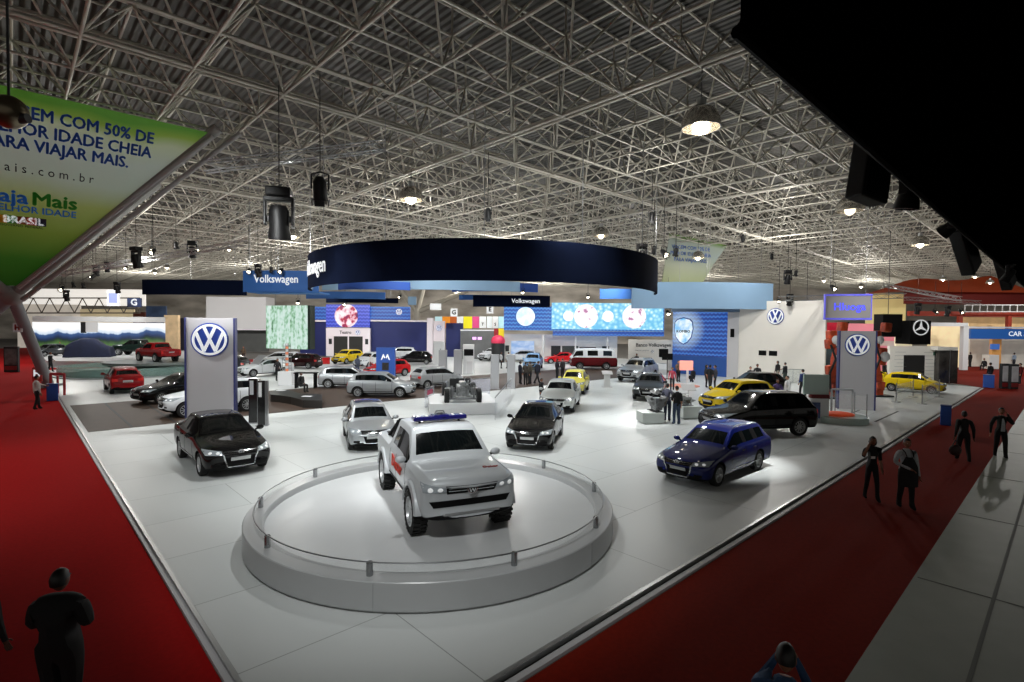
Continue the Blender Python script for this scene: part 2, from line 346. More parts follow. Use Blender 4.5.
    cm = cut.mesh('cut', [P_['white'], M_GLASS, M_BLACK, P_['white']]); bm = bmesh.new(); bm.from_mesh(cm); bmesh.ops.remove_doubles(bm, verts=bm.verts, dist=1e-5); bmesh.ops.recalc_face_normals(bm, faces=bm.faces); bm.to_mesh(cm); bm.free()
    c = link('cut', cm); b = o.modifiers.new('b', 'BOOLEAN'); b.object = c; b.operation = 'DIFFERENCE'; b.solver = 'EXACT'
    res = eval_mesh(o); bpy.data.objects.remove(o); bpy.data.objects.remove(c)
    # split glass into windows
    bm = bmesh.new(); bm.from_mesh(res); bm.faces.ensure_lookup_table(); seen = set(); wins = []
    for f in bm.faces:
        if f.material_index != 1 or f.index in seen: continue
        st = [f]; seen.add(f.index); comp = []
        while st:
            g = st.pop(); comp.append(g)
            for e in g.edges:
                for h in e.link_faces:
                    if h.material_index == 1 and h.index not in seen: seen.add(h.index); st.append(h)
        wins.append([g.index for g in comp])
    def sub(indices, name, mats, mi=None, extra=None):
        mb = MB(); mp = {}
        for i in indices:
            f = bm.faces[i]
            for q in f.verts:
                if q.index not in mp: mp[q.index] = len(mb.v); mb.v.append(tuple(q.co))
            mb.f.append(tuple(mp[q.index] for q in f.verts)); mb.m.append(f.material_index if mi is None else mi); mb.sm.append(True)
        if extra: 
            for (v_, f_, m_) in extra: mb.add(v_, f_, m_, False)
        m = mb.mesh(name, mats)
        try: m.set_sharp_from_angle(angle=R(38))
        except Exception: pass
        return m
    parts = []; front = x0; hz = sp['hl']; w = W/2; seams = []
    def P(corners, axis, nu=6, nv=3, off=.008): return grid_patch(bvh, corners, axis, nu, nv, off, w)
    # shut lines, handles, sill strip
    X_ = {t: x0-rows[i][0] for t, i in ix.items()}; zs = rows[ix['B0']][5]; zb = rows[ix['B0']][1]
    dx = [X_['A0']-.18, X_['B0']-.05, X_['C0']-.02] if kind != 'kombi' else [X_['B0'], X_['C0']]
    for sg in (1, -1):
        for q in dx:
            p = P([(q-.008, zb+.08), (q+.008, zb+.08), (q+.008, zs-.01), (q-.008, zs-.01)], ('y', sg), 1, 8, .003)
            if p: seams.append((p[0], p[1], 2))
        for q in dx[1:]:
            p = P([(q+.10, zs-.13), (q+.30, zs-.13), (q+.30, zs-.09), (q+.10, zs-.09)], ('y', sg), 4, 1, .02)
            if p: seams.append((p[0], p[1], 0 if kind != 'wagon' else 4))
        p = P([(dx[-1]-.2, zb+.17), (dx[0], zb+.17), (dx[0], zb+.20), (dx[-1]-.2, zb+.20)], ('y', sg), 10, 1, .012)
        if p: seams.append((p[0], p[1], 4 if kind in ('wagon', 'sedan') else 2))
    body = sub([f.index for f in bm.faces if f.material_index != 1], 'body', [P_['white'], M_GLASS, M_BLACK, P_['white'], M_CHROME], None, seams)
    parts.append(('body', body))
    for wl in wins:
        n = sum((bm.faces[i].normal*bm.faces[i].calc_area() for i in wl), Vector()).normalized()
        nm = 'windshield' if n.x > .3 else 'rear_window' if n.x < -.3 else 'side_window'
        parts.append((nm, sub(wl, nm, M_GLASS, 0)))
    bm.free()
    def add(name, corners, axis, mats, nu=6, nv=3, off=.01, m2=None):
        p = P(corners, axis, nu, nv, off)
        if p is None: return
        mb = MB(); mb.add(p[0], p[1], 0, True); me = mb.mesh(name, mats); parts.append((name, me))
    big = kind in ('suv', 'pickup'); hh = .13 if big else .105
    for sg in (1, -1):
        if kind == 'kombi':
            add('headlight', [(sg*.40, hz-.1), (sg*.64, hz-.1), (sg*.64, hz+.12), (sg*.40, hz+.12)], ('x', 1), M_LAMP)
            add('tail_light', [(sg*.66, .62), (sg*.76, .62), (sg*.76, .86), (sg*.66, .86)], ('x', -1), M_TAIL)
        else:
            add('headlight', [(sg*w*.50, hz-.04), (sg*w*.92, hz-.03), (sg*w*.95, hz+hh), (sg*w*.52, hz+.06)], ('x', 1), M_LAMP, 8, 4, .010)
            zt = sp['rows'][ix['R1']][5]
            add('tail_light', [(sg*w*.56, zt-.24), (sg*w*.90, zt-.26), (sg*w*.90, zt-.08), (sg*w*.58, zt-.10)] if not (kind == 'pickup') else [(sg*w*.74, .82), (sg*w*.92, .82), (sg*w*.92, 1.08), (sg*w*.76, 1.08)], ('x', -1), M_TAIL, 6, 4, .012)
            if kind != 'pickup': add('fog_light', [(sg*w*.56, hz-.36), (sg*w*.80, hz-.34), (sg*w*.80, hz-.27), (sg*w*.56, hz-.27)], ('x', 1), M_BLACK, 4, 2, .006)
    for sg in (1, -1):
        for q in (.62, .80):
            h = bvh.ray_cast(Vector((6, sg*w*q, hz+.02)), Vector((-1, 0, 0)))
            if kind != 'kombi' and h[0]: parts.append(('headlight_reflector', MB().sphere((0, 0, 0), (.02, .052, .045), 12, 8, 0, Matrix.Translation(h[0]+h[1]*.008) @ h[1].to_track_quat('X', 'Z').to_matrix().to_4x4()).mesh('headlight_reflector', M_BULB)))
    if kind != 'kombi':
        add('grille', [(-w*.48, hz-(.085 if big else .05)), (w*.48, hz-(.085 if big else .05)), (w*.52, hz+(.085 if big else .055)), (-w*.52, hz+(.085 if big else .055))], ('x', 1), M_BLACK, 10, 3, .006)
        for dz in (0, .045): add('grille_bar', [(-w*.46, hz-.025+dz), (w*.46, hz-.025+dz), (w*.46, hz-.010+dz), (-w*.46, hz-.010+dz)], ('x', 1), M_CHROME, 10, 1, .014)
        if kind == 'pickup': add('lower_grille', [(-w*.74, hz-.32), (w*.74, hz-.32), (w*.82, hz-.20), (-w*.82, hz-.20)], ('x', 1), M_BLACK, 12, 3, .008)
        else:
            add('lower_grille', [(-w*.34, hz-.36), (w*.34, hz-.36), (w*.42, hz-.12), (-w*.42, hz-.12)], ('x', 1), M_BLACK, 10, 4, .006)
            if kind in ('sedan', 'wagon'):
                add('grille_frame', [(-w*.36, hz-.385), (w*.36, hz-.385), (w*.36, hz-.36), (-w*.36, hz-.36)], ('x', 1), M_CHROME, 8, 1, .014)
                for sg in (1, -1): add('grille_frame', [(sg*w*.36, hz-.37), (sg*w*.395, hz-.37), (sg*w*.53, hz+.06), (sg*w*.49, hz+.06)], ('x', 1), M_CHROME, 1, 6, .014)
            add('license_plate', [(-.25, hz-.22), (.25, hz-.22), (.25, hz-.11), (-.25, hz-.11)], ('x', 1), M_PLATE, 6, 2, .02)
        zt = sp['rows'][ix['R1']][5]
        add('license_plate', [(-.24, zt-.30), (.24, zt-.30), (.24, zt-.19), (-.24, zt-.19)], ('x', -1), M_PLATE, 4, 2, .012)
    h = bvh.ray_cast(Vector((6, 0, hz+.01)), Vector((-1, 0, 0)))
    if h[0]:
        mb = MB(); M = Matrix.Translation(h[0]) @ Matrix.Rotation(PI/2, 4, 'Y'); rb = .16 if kind == 'kombi' else .105 if kind == 'pickup' else .075
        mb.lathe([(rb*.8, -.005), (rb*.8, .03), (rb, .03), (rb, -.005)], 20, 0, M, False)
        for pts in ([(-.3, .7), (0, .05), (.3, .7)], [(-.68, .4), (-.3, -.62), (0, .0), (.3, -.62), (.68, .4)]):
            for a_, b_ in zip(pts, pts[1:]): mb.tube((h[0].x+.025, a_[0]*rb, h[0].z+a_[1]*rb), (h[0].x+.025, b_[0]*rb, h[0].z+b_[1]*rb), rb*.10, 6)
        parts.append(('badge', mb.mesh('badge', M_BADGE)))
    for sg in (1, -1):                      # door mirrors
        r0 = rows[ix['A0i']]; mx = x0-(r0[0]+.14); mz = r0[5]+.10; my = sg*(r0[6]+.10)
        mb = MB(); mb.sphere((0, 0, 0), (.075, .115, .075), 12, 8); mb.tube((0, -sg*.14, -.06), (0, -sg*.04, -.02), .028, 8, 1)
        for i, q in enumerate(mb.v):
            if q[0] < -.02: mb.v[i] = (-.02, q[1], q[2])
        M = Matrix.Translation((mx, my, mz)); mb.v = [tuple(M @ Vector(q)) for q in mb.v]
        parts.append(('mirror', mb.mesh('mirror', [P_['white'] if kind != 'x' else M_BLACK, M_BLACK])))
    if sp.get('rack'):
        for sg in (1, -1):
            pts = []
            for t in np.linspace(0, 1, 7):
                x = X_['A1']-.15+(X_['R0']+.12-(X_['A1']-.15))*t; y = sg*rows[ix['B0']][8]*.88; hh_ = bvh.ray_cast(Vector((x, y, 5)), Vector((0, 0, -1)))
                pts.append((x, y, hh_[0].z+(.05 if 0 < t < 1 else 0)))
            parts.append(('roof_rail', MB().path(pts, .016, 6).mesh('roof_rail', M_RIM if kind == 'wagon' else M_BLACK)))
    tm, rm = wheel_meshes(rad, .30 if kind == 'pickup' else .215, kind == 'pickup')
    CARCACHE[kind] = (parts, tm, rm, bvh); return CARCACHE[kind]
def make_car(kind, color, label, cat='car', loc=(0, 0, 0), rz=0., scale=1., name='car', group=None, top=None, skip=()):
    parts, tm, rm, bvh = car_meshes(kind); sp = SPEC[kind]
    t = thing(name, label, cat, loc, rz, group); t.scale = (scale,)*3
    for nm, me in parts:
        if nm in skip: continue
        o = link(nm, me, t)
        if nm in ('body', 'mirror'):
            o.material_slots[0].link = 'OBJECT'; o.material_slots[0].material = P_[color]
            if nm == 'body': o.material_slots[3].link = 'OBJECT'; o.material_slots[3].material = P_[top or color]
    steer = 0
    for sx in (1, -1):
        for sy in (1, -1):
            w = link('wheel', tm, t, (sx*sp['wb']/2, sy*(sp['W']/2-(.13 if kind != 'pickup' else .10)), sp['r']), (0, 0, PI if sy > 0 else 0))
            link('rim', rm, w)
    return t
def car_wheels(kind, color, label, fr, re, side, z=0., **k):
    """place a car from where its near front and rear wheels stand; side +1 = its left side is seen"""
    sp = SPEC[kind]; a, b = G(*fr, z), G(*re, z); d = a-b; sc = d.length/sp['wb']; sc2 = min(1.06, max(.92, sc*.97)); h = math.atan2(d.y, d.x)
    n = Vector((-math.sin(h), math.cos(h), 0)); c = (a+b)/2-n*side*(sp['W']/2-.08)*sc2
    print('CAR', label[:40], 'scale %.2f' % sc)
    return make_car(kind, color, label, loc=c, rz=h, scale=sc2, **k)
def car_at(kind, color, label, px, ang, z=0., scale=1., **k):
    return make_car(kind, color, label, loc=G(*px, z), rz=R(ang), scale=scale, **k)
# ---------------------------------------------------------------- people
SK = {'light': mat('skin_light', 'b98468', .55), 'mid': mat('skin_mid', '8e5b41', .55), 'dark': mat('skin_dark', '5a3726', .55)}
CL = lambda c: mat('cloth_'+c, c, .85, noise=.15, nscale=30)
M_HAIR = mat('hair_dark', '0d0a09', .5); M_EYE = mat('eye_white', 'd8d4cd', .3); M_LIP = mat('lips', '7d4138', .5)
def head_mb(s, mb, M, mskin, meye, mdark, mlip):
    """skull with brow, nose, lips, chin, ears and eyes, facing +x, centre at eye height"""
    n, k = 28, 20; vs = []
    for j in range(k+1):
        t = -PI/2+PI*j/k
        for i in range(n):
            p = 2*PI*i/n; x, y, z = math.cos(t)*math.cos(p), math.cos(t)*math.sin(p), math.sin(t)
            X, Y, Z = .098*x, .075*y, .118*z
            if z < 0: Y *= 1-.25*z*z; X *= 1-.06*z*z
            if x < 0 and z < -.2: X *= 1-.35*(-z-.2)
            g = lambda cy, cz, sy, sz: math.exp(-((y-cy)/sy)**2-((z-cz)/sz)**2)
            if x > 0:
                X += .026*g(0, -.22, .13, .15)+.010*g(0, .02, .10, .16)+.008*g(0, .22, .6, .10)-.010*g(.36, .06, .16, .12)-.010*g(-.36, .06, .16, .12)
                X += .008*g(0, -.52, .25, .07)+.010*g(0, -.84, .25, .16)-.004*g(0, -.42, .2, .05)
            vs.append((X*s, Y*s, Z*s))
    fs = []; ms = []
    for j in range(k):
        for i in range(n):
            a = j*n+i; b = j*n+(i+1) % n; fs.append((a, b, b+n, a+n))
    o = len(mb.f); mb.add(vs, fs, mskin, True, M)
    for q in range(o, len(mb.f)):
        c = sum((Vector(vs[i-(len(mb.v)-len(vs))]) for i in mb.f[q]), Vector())/4/s
        if c.x > .05 and abs(c.y) < .026 and -.074 < c.z < -.052: mb.m[q] = mlip
    for sg in (1, -1):
        mb.sphere((.078*s, sg*.029*s, .006*s), (.012*s, .016*s, .010*s), 8, 6, meye, M); mb.sphere((.089*s, sg*.029*s, .006*s), (.003*s, .006*s, .006*s), 8, 5, mdark, M)
        mb.box((.089*s, sg*.030*s, .030*s), (.012*s, .034*s, .006*s), mdark, M)
        mb.sphere((-.008*s, sg*.077*s, -.008*s), (.018*s, .010*s, .032*s), 8, 6, mskin, M)
def hair_mesh(s, M, style):
    n, k = 24, 16; vs = []; keep = []
    for j in range(k+1):
        t = -PI/2+PI*j/k
        for i in range(n):
            p = 2*PI*i/n; x, y, z = math.cos(t)*math.cos(p), math.cos(t)*math.sin(p), math.sin(t)
            gx = .108 if style != 'long' else .118
            q = [gx*x, .083*y, .126*z]
            if style == 'long' and z < 0: q = [gx*x*1.0-.01, .095*y*(1+.2*-z), .16*z]
            vs.append((q[0]*s, q[1]*s, (q[2]+.004)*s))
    mb = MB(); fs = []
    for j in range(k):
        for i in range(n):
            a = j*n+i; b = j*n+(i+1) % n; c = (Vector(vs[a])+Vector(vs[b])+Vector(vs[a+n])+Vector(vs[b+n]))/4/s
            lo = -.055 if style == 'short' else -.20
            ok = c.z > .075 or (c.x < .045 and c.z > (.012 if c.x > -.005 else lo) and not (style == 'short' and c.x > .0 and c.z < .02))
            if style == 'long' and c.x < .035 and c.z > -.20: ok = True
            if ok: fs.append((a, b, b+n, a+n))
    mb.add(vs, fs, 0, True, M); return mb
POSE = {   # elbow, wrist for right (y<0) arm given; mirrored for left; units of standing height
 'down': ((.0, .135, .645), (.035, .15, .495)), 'back': ((-.06, .135, .65), (-.03, .15, .50)), 'fwd': ((.05, .13, .655), (.13, .13, .53)),
 'phone': ((.09, .16, .70), (.07, .075, .885)), 'hips': ((-.05, .20, .66), (.03, .105, .575)), 'front': ((.0, .15, .66), (.13, .02, .60)),
 'camera': ((.10, .14, .70), (.15, .045, .865)), 'cross': ((.02, .15, .665), (.115, -.04, .68)), 'reach': ((.13, .15, .72), (.25, .13, .68)), 'pocket': ((-.03, .16, .65), (.03, .125, .53)), 'belly': ((.0, .16, .665), (.12, .05, .69))}
def person(label, px=None, ang=0, H=1.75, top='17181b', legs='17181c', shoe='0c0c0c', skin='mid', sleeves='long', ra='down', la='down', walk=0., lean=0., sit=False, hair='short', loc=None, z=0., group=None, bulk=1.12, crouch=False, headturn=0., cat='person', extra=None, headdown=0.):
    loc = loc if loc is not None else G(*px, z)
    t = thing('person', label, cat, loc, R(ang), group)
    J = {}; E = []; lab = []; b = bulk
    def v(n, p, r): J[n] = (Vector(p), r)
    pz = .53; drop = 0
    if sit: drop = .53-.285
    if crouch: drop = .53-.22
    UP = Matrix.Rotation(lean, 4, 'Y')
    def up(p): q = Vector(p)-Vector((0, 0, pz)); q = UP @ q; return q+Vector((0, 0, pz-drop))
    v('pel', (0, 0, pz-drop), .074*b); v('wai', up((0, 0, .615)), .068*b); v('che', up((.005, 0, .72)), .080*b); v('nb', up((-.005, 0, .815)), .046*b); v('nk', up((0, 0, .865)), .032)
    E += [('pel', 'wai', 0), ('wai', 'che', 0), ('che', 'nb', 0), ('nb', 'nk', 3)]
    for sg, nm, arm in ((-1, 'r', ra), (1, 'l', la)):
        e, w = POSE[arm]; m = lambda p: up((p[0], p[1]*sg, p[2]))
        v('sh'+nm, m((-.005, .098*(.5+.5*b), .800)), .043*b); el, wr = m(e), m(w); v('el'+nm, el, .031*b); v('wr'+nm, wr, .0185)
        d = (wr-el).normalized(); kn = wr+d*.045; v('pm'+nm, kn, .0185)
        E += [('nb', 'sh'+nm, 0), ('sh'+nm, 'el'+nm, 0), ('el'+nm, 'wr'+nm, 0 if sleeves == 'long' else 3), ('wr'+nm, 'pm'+nm, 3)]
        f = walk*sg
        hip = (0, .050*sg*b, .505-drop)
        if sit or crouch: kn_ = (.235, .075*sg, .285 if sit else .30); an = (.22 if sit else .04, .07*sg, .04)
        else: kn_ = (.02+.11*f, .055*sg, .285); an = (.0+(.24*f if f > 0 else .28*f), .055*sg, .04+(.05*-f if f < 0 else 0))
        toe = (an[0]+.085, an[1]*1.15, .022+(max(0, -f)*-.0))
        v('hp'+nm, hip, .056*b); v('kn'+nm, kn_, .041*b); v('an'+nm, an, .029*b); v('he'+nm, (an[0]-.022, an[1], .026), .024); v('to'+nm, toe, .021)
        E += [('pel', 'hp'+nm, 1), ('hp'+nm, 'kn'+nm, 1), ('kn'+nm, 'an'+nm, 1), ('an'+nm, 'he'+nm, 2), ('an'+nm, 'to'+nm, 2)]
    roots = ['pel']
    for sg, nm in ((-1, 'r'), (1, 'l')):           # fingers: separate chains rooted inside the palm
        wr, pm = J['wr'+nm][0], J['pm'+nm][0]; d = (pm-wr).normalized(); side = Vector((1, 0, 0)) if abs(d.x) < .75 else Vector((0, 0, 1)); side = (side-d*side.dot(d)).normalized(); nrm = d.cross(side).normalized()*(1 if nm == 'r' else -1)
        for i, L in enumerate((.036, .041, .038, .030)):
            o = (1.5-i)*.0085; base = pm+side*o-d*.008; p1 = pm+side*o*1.15+d*.016; p2 = p1+(d*.92+nrm*.38)*L*.5; p3 = p2+(d*.7+nrm*.7)*L*.4
            ns = [f'{nm}f{i}{q}' for q in range(4)]
            for q, (p, r) in enumerate(((base, .0062), (p1, .0058), (p2, .0053), (p3, .0045))): v(ns[q], p, r)
            roots.append(ns[0]); E += [(ns[q], ns[q+1], 3) for q in range(3)]
        base = wr+d*.012+side*.008; p1 = base+d*.012+side*.020; p2 = p1+d*.020+side*.009+nrm*.006; ns = [f'{nm}t{q}' for q in range(3)]
        for q, p in enumerate((base, p1, p2)): v(ns[q], p, .0065-.0006*q)
        roots.append(ns[0]); E += [(ns[0], ns[1], 3), (ns[1], ns[2], 3)]
    names = list(J); nid = {n: i for i, n in enumerate(names)}
    me = bpy.data.meshes.new('sk'); me.from_pydata([J[n][0]*H for n in names], [(nid[a], nid[c]) for a, c, _ in E], [])
    o = link('sk', me); o.modifiers.new('k', 'SKIN'); o.modifiers['k'].use_smooth_shade = True; o.modifiers.new('s', 'SUBSURF').levels = 1; o.modifiers['s'].render_levels = 1
    for n in names:
        sv = me.skin_vertices[0].data[nid[n]]; r = J[n][1]*H; sv.radius = (r, r); sv.use_root = n in roots
        if n in ('che', 'wai', 'pel'): sv.radius = (r*1.28, r*.86)
        if n.startswith('pm'): sv.radius = (r*1.0, r*.62)
    sk = eval_mesh(o); bpy.data.objects.remove(o)
    mb = MB(); mb.add([q.co for q in sk.vertices], [tuple(p.vertices) for p in sk.polygons], 0, True)
    A = np.array([J[a][0]*H for a, _, _ in E]); B = np.array([J[c][0]*H for _, c, _ in E]); ra_ = np.array([(J[a][1]+J[c][1])/2*H for a, c, _ in E]); lb = [q for _, _, q in E]
    VV = np.array(mb.v); D = B-A; dd = (D*D).sum(1)
    for i, f in enumerate(mb.f):
        c = VV[list(f)].mean(0); tt = np.clip(((c-A)*D).sum(1)/dd, 0, 1); ds = np.linalg.norm(A+D*tt[:, None]-c, axis=1)-ra_*.9; mb.m[i] = lb[int(ds.argmin())]
        if lb[int(ds.argmin())] == 1 and c[2] > (pz-drop+.025)*H and not lean: mb.m[i] = 0
    if sleeves == 'none': pass
    hc = J['nk'][0]*H+ (UP.to_3x3() @ Vector((.012, 0, .078*H))); M = Matrix.Translation(hc) @ UP @ Matrix.Rotation(R(headturn), 4, 'Z') @ Matrix.Rotation(R(headdown), 4, 'Y'); s = H/1.75
    head_mb(s, mb, M, 3, 4, 5, 6)
    body = mb.build('body', [CL(top), CL(legs), CL(shoe), SK[skin], M_EYE, M_HAIR, M_LIP], t)
    if hair: hair_mesh(s, M, hair).build('hair', M_HAIR, t)
    if extra: extra(t, J, H)
    return t
def apron(t, J, H):
    mb = MB(); vs = []; n = 9; rows = [(.76, .045, .108), (.70, .075, .118), (.62, .115, .110), (.55, .12, .118), (.45, .125, .120), (.33, .125, .115)]
    for z, w, x in rows:
        for i in range(n): q = -1+2*i/(n-1); vs.append(((x*math.cos(q*.9))*H, w*q*H, z*H))
    mb.add(vs, [(j*n+i, j*n+i+1, (j+1)*n+i+1, (j+1)*n+i) for j in range(len(rows)-1) for i in range(n-1)], 0, True)
    for sg in (1, -1): mb.path([(.100*H, .042*sg*H, .76*H), (.07*H, .05*sg*H, .815*H), (.0, .055*sg*H, .850*H)], .008*H, 6)
    mb.build('apron', CL('120f10'), t)
def badge(t, J, H): MB().box((.112*H, -.03*H, .70*H), (.012, .09, .06)).build('name_badge', mat('badge_white', 'e8e8e8', .5), t)
def white_shirt(t, J, H):
    mb = MB(); mb.prism([(.0, -.02), (.0, .02)], 0, .01)
    vs = []; rows = [(.80, .012, .075), (.72, .026, .105), (.64, .03, .100), (.55, .034, .098)]
    for z, w, x in rows: vs += [(x*H, -w*H, z*H), (x*1.04*H, 0, z*H), (x*H, w*H, z*H)]
    m = MB(); m.add(vs, [(j*3+i, j*3+i+1, j*3+i+4, j*3+i+3) for j in range(3) for i in range(2)], 0, True); m.build('shirt_front', CL('b9bdc0'), t)
# ---------------------------------------------------------------- setting
def floor_mat():
    m = bpy.data.materials.new('stand_floor_gloss'); m.use_nodes = True; nt = m.node_tree; b = nt.nodes['Principled BSDF']
    tc = nt.nodes.new('ShaderNodeTexCoord'); mp = nt.nodes.new('ShaderNodeMapping'); mp.vector_type = 'TEXTURE'; mp.inputs['Rotation'].default_value = (0, 0, AU); mp.inputs['Location'].default_value = C0
    nt.links.new(tc.outputs['Object'], mp.inputs['Vector'])
    br = nt.nodes.new('ShaderNodeTexBrick'); br.offset = .5; br.inputs['Scale'].default_value = 1; br.inputs['Brick Width'].default_value = 4.4; br.inputs['Row Height'].default_value = 2.2; br.inputs['Mortar Size'].default_value = .008; br.inputs['Mortar Smooth'].default_value = 0
    br.inputs['Color1'].default_value = lin('c9cccb'); br.inputs['Color2'].default_value = lin('c4c8c7'); br.inputs['Mortar'].default_value = lin('8f9391')
    nt.links.new(mp.outputs[0], br.inputs['Vector']); nt.links.new(br.outputs['Color'], b.inputs['Base Color'])
    n = nnoise(nt, tc.outputs['Object'], .8, 4); r = nt.nodes.new('ShaderNodeMapRange'); b.inputs['Specular IOR Level'].default_value = .32; r.inputs['To Min'].default_value = .36; r.inputs['To Max'].default_value = .44; nt.links.new(n, r.inputs[0]); nt.links.new(r.outputs[0], b.inputs['Roughness'])
    return m
M_FLOOR = floor_mat()
M_RED = mat('red_carpet', '9e0d0d', .95, noise=.10, nscale=14, spec=.1, bump=.15)
M_DRED = mat('dark_red_carpet', '7a1a0a', .95, noise=.12, nscale=14, spec=.1, bump=.15)
M_WOOD = mat('brown_deck', '3d2c20', .6, noise=.12, nscale=3)
M_PALE = mat('pale_deck', '747a70', .5, noise=.05, nscale=2)
M_STEEL = mat('steel', '9a9c9e', .3, .9); M_ALU = mat('aluminium', 'a9abac', .35, .8)
M_DARK = mat('dark_grey', '202123', .6); M_MATT = mat('matt_black', '060607', .85, spec=.2)
M_GREY = mat('grey_laminate', '8f9294', .45); M_LGREY = mat('light_grey_laminate', 'c3c2c4', .5); M_WALLW = mat('white_wall', 'e6e2da', .7, noise=.02, nscale=1)
M_NAVY = mat('navy_cloth', '0a1124', .95, noise=.1, nscale=2, spec=.05); M_BLUEB = mat('mid_blue_cloth', '2f62a8', .7); M_SKYB = mat('pale_blue_cloth', '86a6c4', .75, noise=.03, nscale=.6)
M_GLASSP = mat('clear_panel', 'e6f2f0', .02, alpha=.22, spec=.8); M_GREENG = mat('greenish_panel', 'b9cfc8', .15, alpha=.85)
M_BLUELOGO = mat('sign_blue', '1f3d96', .4); M_SIGNW = mat('sign_white', 'eef0f2', .45, emit=.25)
def quad(name, pts, m, zt=0., th=.05, parent=None):
    mb = MB(); mb.prism([(p[0], p[1]) for p in pts], zt-th, zt, 0); return mb.build(name, m, parent)
hall = quad('floor', [(-150, -8), (150, -8), (150, 170), (-150, 170)], mat('hall_floor', '6d6a66', .6, noise=.1, nscale=1), -.10, .1); struct(hall)
st = quad('floor', [S(0, 0), S(52, 0), S(60, 26), S(60, 63.9), S(0, 63.9)], M_FLOOR, 0, .09); struct(st)
# brown deck strip let into the white floor
wd = quad('floor', [S(.15, 22.1, 0), S(47, 22.1, 0), S(47, 31.3, 0), S(.15, 31.3, 0)], M_WOOD, .012, .02); struct(wd)
gap = MB()
for q in (1.6, 3.2): gap.box((0, 0, .016), (.10, 9.1, .004), 0, Matrix.Translation(S(q, 26.7)) @ Matrix.Rotation(AU, 4, 'Z'))
struct(gap.build('trim_1', M_DARK))
red_l = quad('aisle_carpet', [S(-.15, -6), S(-.15, 118), S(-70, 118), S(-70, -6)], M_RED, -.085, .03); tag(red_l, 'wide bright red carpet aisle beside the white exhibition floor', 'carpet')
red_r = quad('aisle_carpet', [S(-60, -6.2), S(-.3, -6.2), S(-.3, -.25), S(110, -.25), S(110, -3.05), S(0, -3.05)], M_DRED, -.08, .03)
red_r = None if red_r is None else red_r; bpy.data.objects.remove(red_r)
red_r = quad('aisle_carpet', [S(-.2, -.25), S(53, -.25), S(62, 8), S(120, 8), S(120, 1), S(58, -3.05), S(-3, -3.05), S(-3, -.25)], M_DRED, -.08, .03); tag(red_r, 'dark red carpet aisle between the white floor and the pale decking', 'carpet')
red_b = quad('aisle_carpet', [S(0.2, 59.3), S(14, 59.3), S(14, 62.6), S(.2, 62.6)], M_RED, .014, .02); tag(red_b, 'narrow red carpet strip in front of the mountain display stand', 'carpet')
pd = quad('floor', [S(-3, -3.05), S(56, -3.05), S(80, -40), S(-3, -40)], M_PALE, .02, .11); struct(pd)
gm = MB()
for v_ in (-4.1, -5.3, -8.2): gm.box((26, 0, .022), (58, .05 if v_ != -5.3 else .16, .006), 0, Matrix.Translation(S(0, v_)) @ Matrix.Rotation(AU, 4, 'Z'))
for u_ in np.arange(0, 56, 4.8): gm.box((0, 0, .022), (.03, 9, .005), 0, Matrix.Translation(S(u_, -7.6)) @ Matrix.Rotation(AU, 4, 'Z'))
struct(gm.build('trim_2', mat('deck_groove', '5c605b', .7)))
ed = MB()                                     # metal nosing round the white floor
MU = Matrix.Translation(C0) @ Matrix.Rotation(AU, 4, 'Z')
ed.box((26, -.04, -.03), (52.2, .07, .075), 0, MU); ed.box((-.03, 23, -.03), (.06, 46, .075), 0, MU); ed.box((26, -.17, -.07), (52.4, .10, .05), 1, MU); ed.box((-.10, 23, -.07), (.08, 46.2, .05), 1, MU)
struct(ed.build('trim_3', [M_ALU, M_LGREY]))
sl = MB()                                     # cable slots in the white floor
for (u0, u1, v_) in ((27.2, 31.4, 3.0), (27.8, 32.6, 1.5), (42, 45.5, 3.4), (44.5, 47, 1.6)): sl.box(((u0+u1)/2, v_, .003), (u1-u0, .10, .005), 0, MU)
struct(sl.build('trim_4', M_DARK))
# ---------------------------------------------------------------- roof: space frame, purlins, deck
ZL, ZU, ZD, MOD = 14.05, 16.4, 17.7, 3.33
N0 = G(503, 30, ZL); N0 = Vector((N0.x, N0.y, 0))
def node(i, j, z, h=0.): return N0+U*((i+h)*MOD)+V*((j+h)*MOD)+Vector((0, 0, z))
def inview(p, m=9.): return p.y > 1 and p.y < 128 and abs(p.x) < p.y*1.02+m
segs = []; NI = 62
ok = {}
for i in range(-14, NI):
    for j in range(-14, NI):
        a = node(i, j, ZL)
        if not inview(a): continue
        far = a.y > 60
        for di, dj in ((1, 0), (0, 1)):
            main = (dj and i % 6 == 2) or (di and j % 6 == 3)
            b = node(i+di, j+dj, ZL)
            segs.append((a, b, .085 if main else .062, 0))
            if main:
                o_ = (V if di else U)*.34; segs.append((a+o_, b+o_, .07, 0)); segs.append((a+o_+Vector((0, 0, .3)), b+o_+Vector((0, 0, .3)), .05, 0))
            segs.append((node(i, j, ZU, .5), node(i+di, j+dj, ZU, .5), .06, 0))
        t_ = node(i, j, ZU, .5)
        for di, dj in ((0, 0), (1, 0), (0, 1), (1, 1)): segs.append((node(i+di, j+dj, ZL), t_, .05, 0))
        segs.append((t_, t_+Vector((0, 0, ZD-ZU-.12)), .045, 1)); segs.append((node(i, j, ZD-.12, .5), node(i+1, j, ZD-.12, .5), .06, 1))
A = np.array([tuple(s[0]) for s in segs]); B = np.array([tuple(s[1]) for s in segs]); rr = np.array([s[2] for s in segs]); D = B-A; D /= np.linalg.norm(D, axis=1)[:, None]
ref = np.where(np.abs(D[:, 2:3]) > .9, np.array([[1., 0, 0]]), np.array([[0, 0, 1.]])); X1 = np.cross(D, ref); X1 /= np.linalg.norm(X1, axis=1)[:, None]; X2 = np.cross(D, X1); NS = 5
vs = np.zeros((len(segs), 2*NS, 3)); 
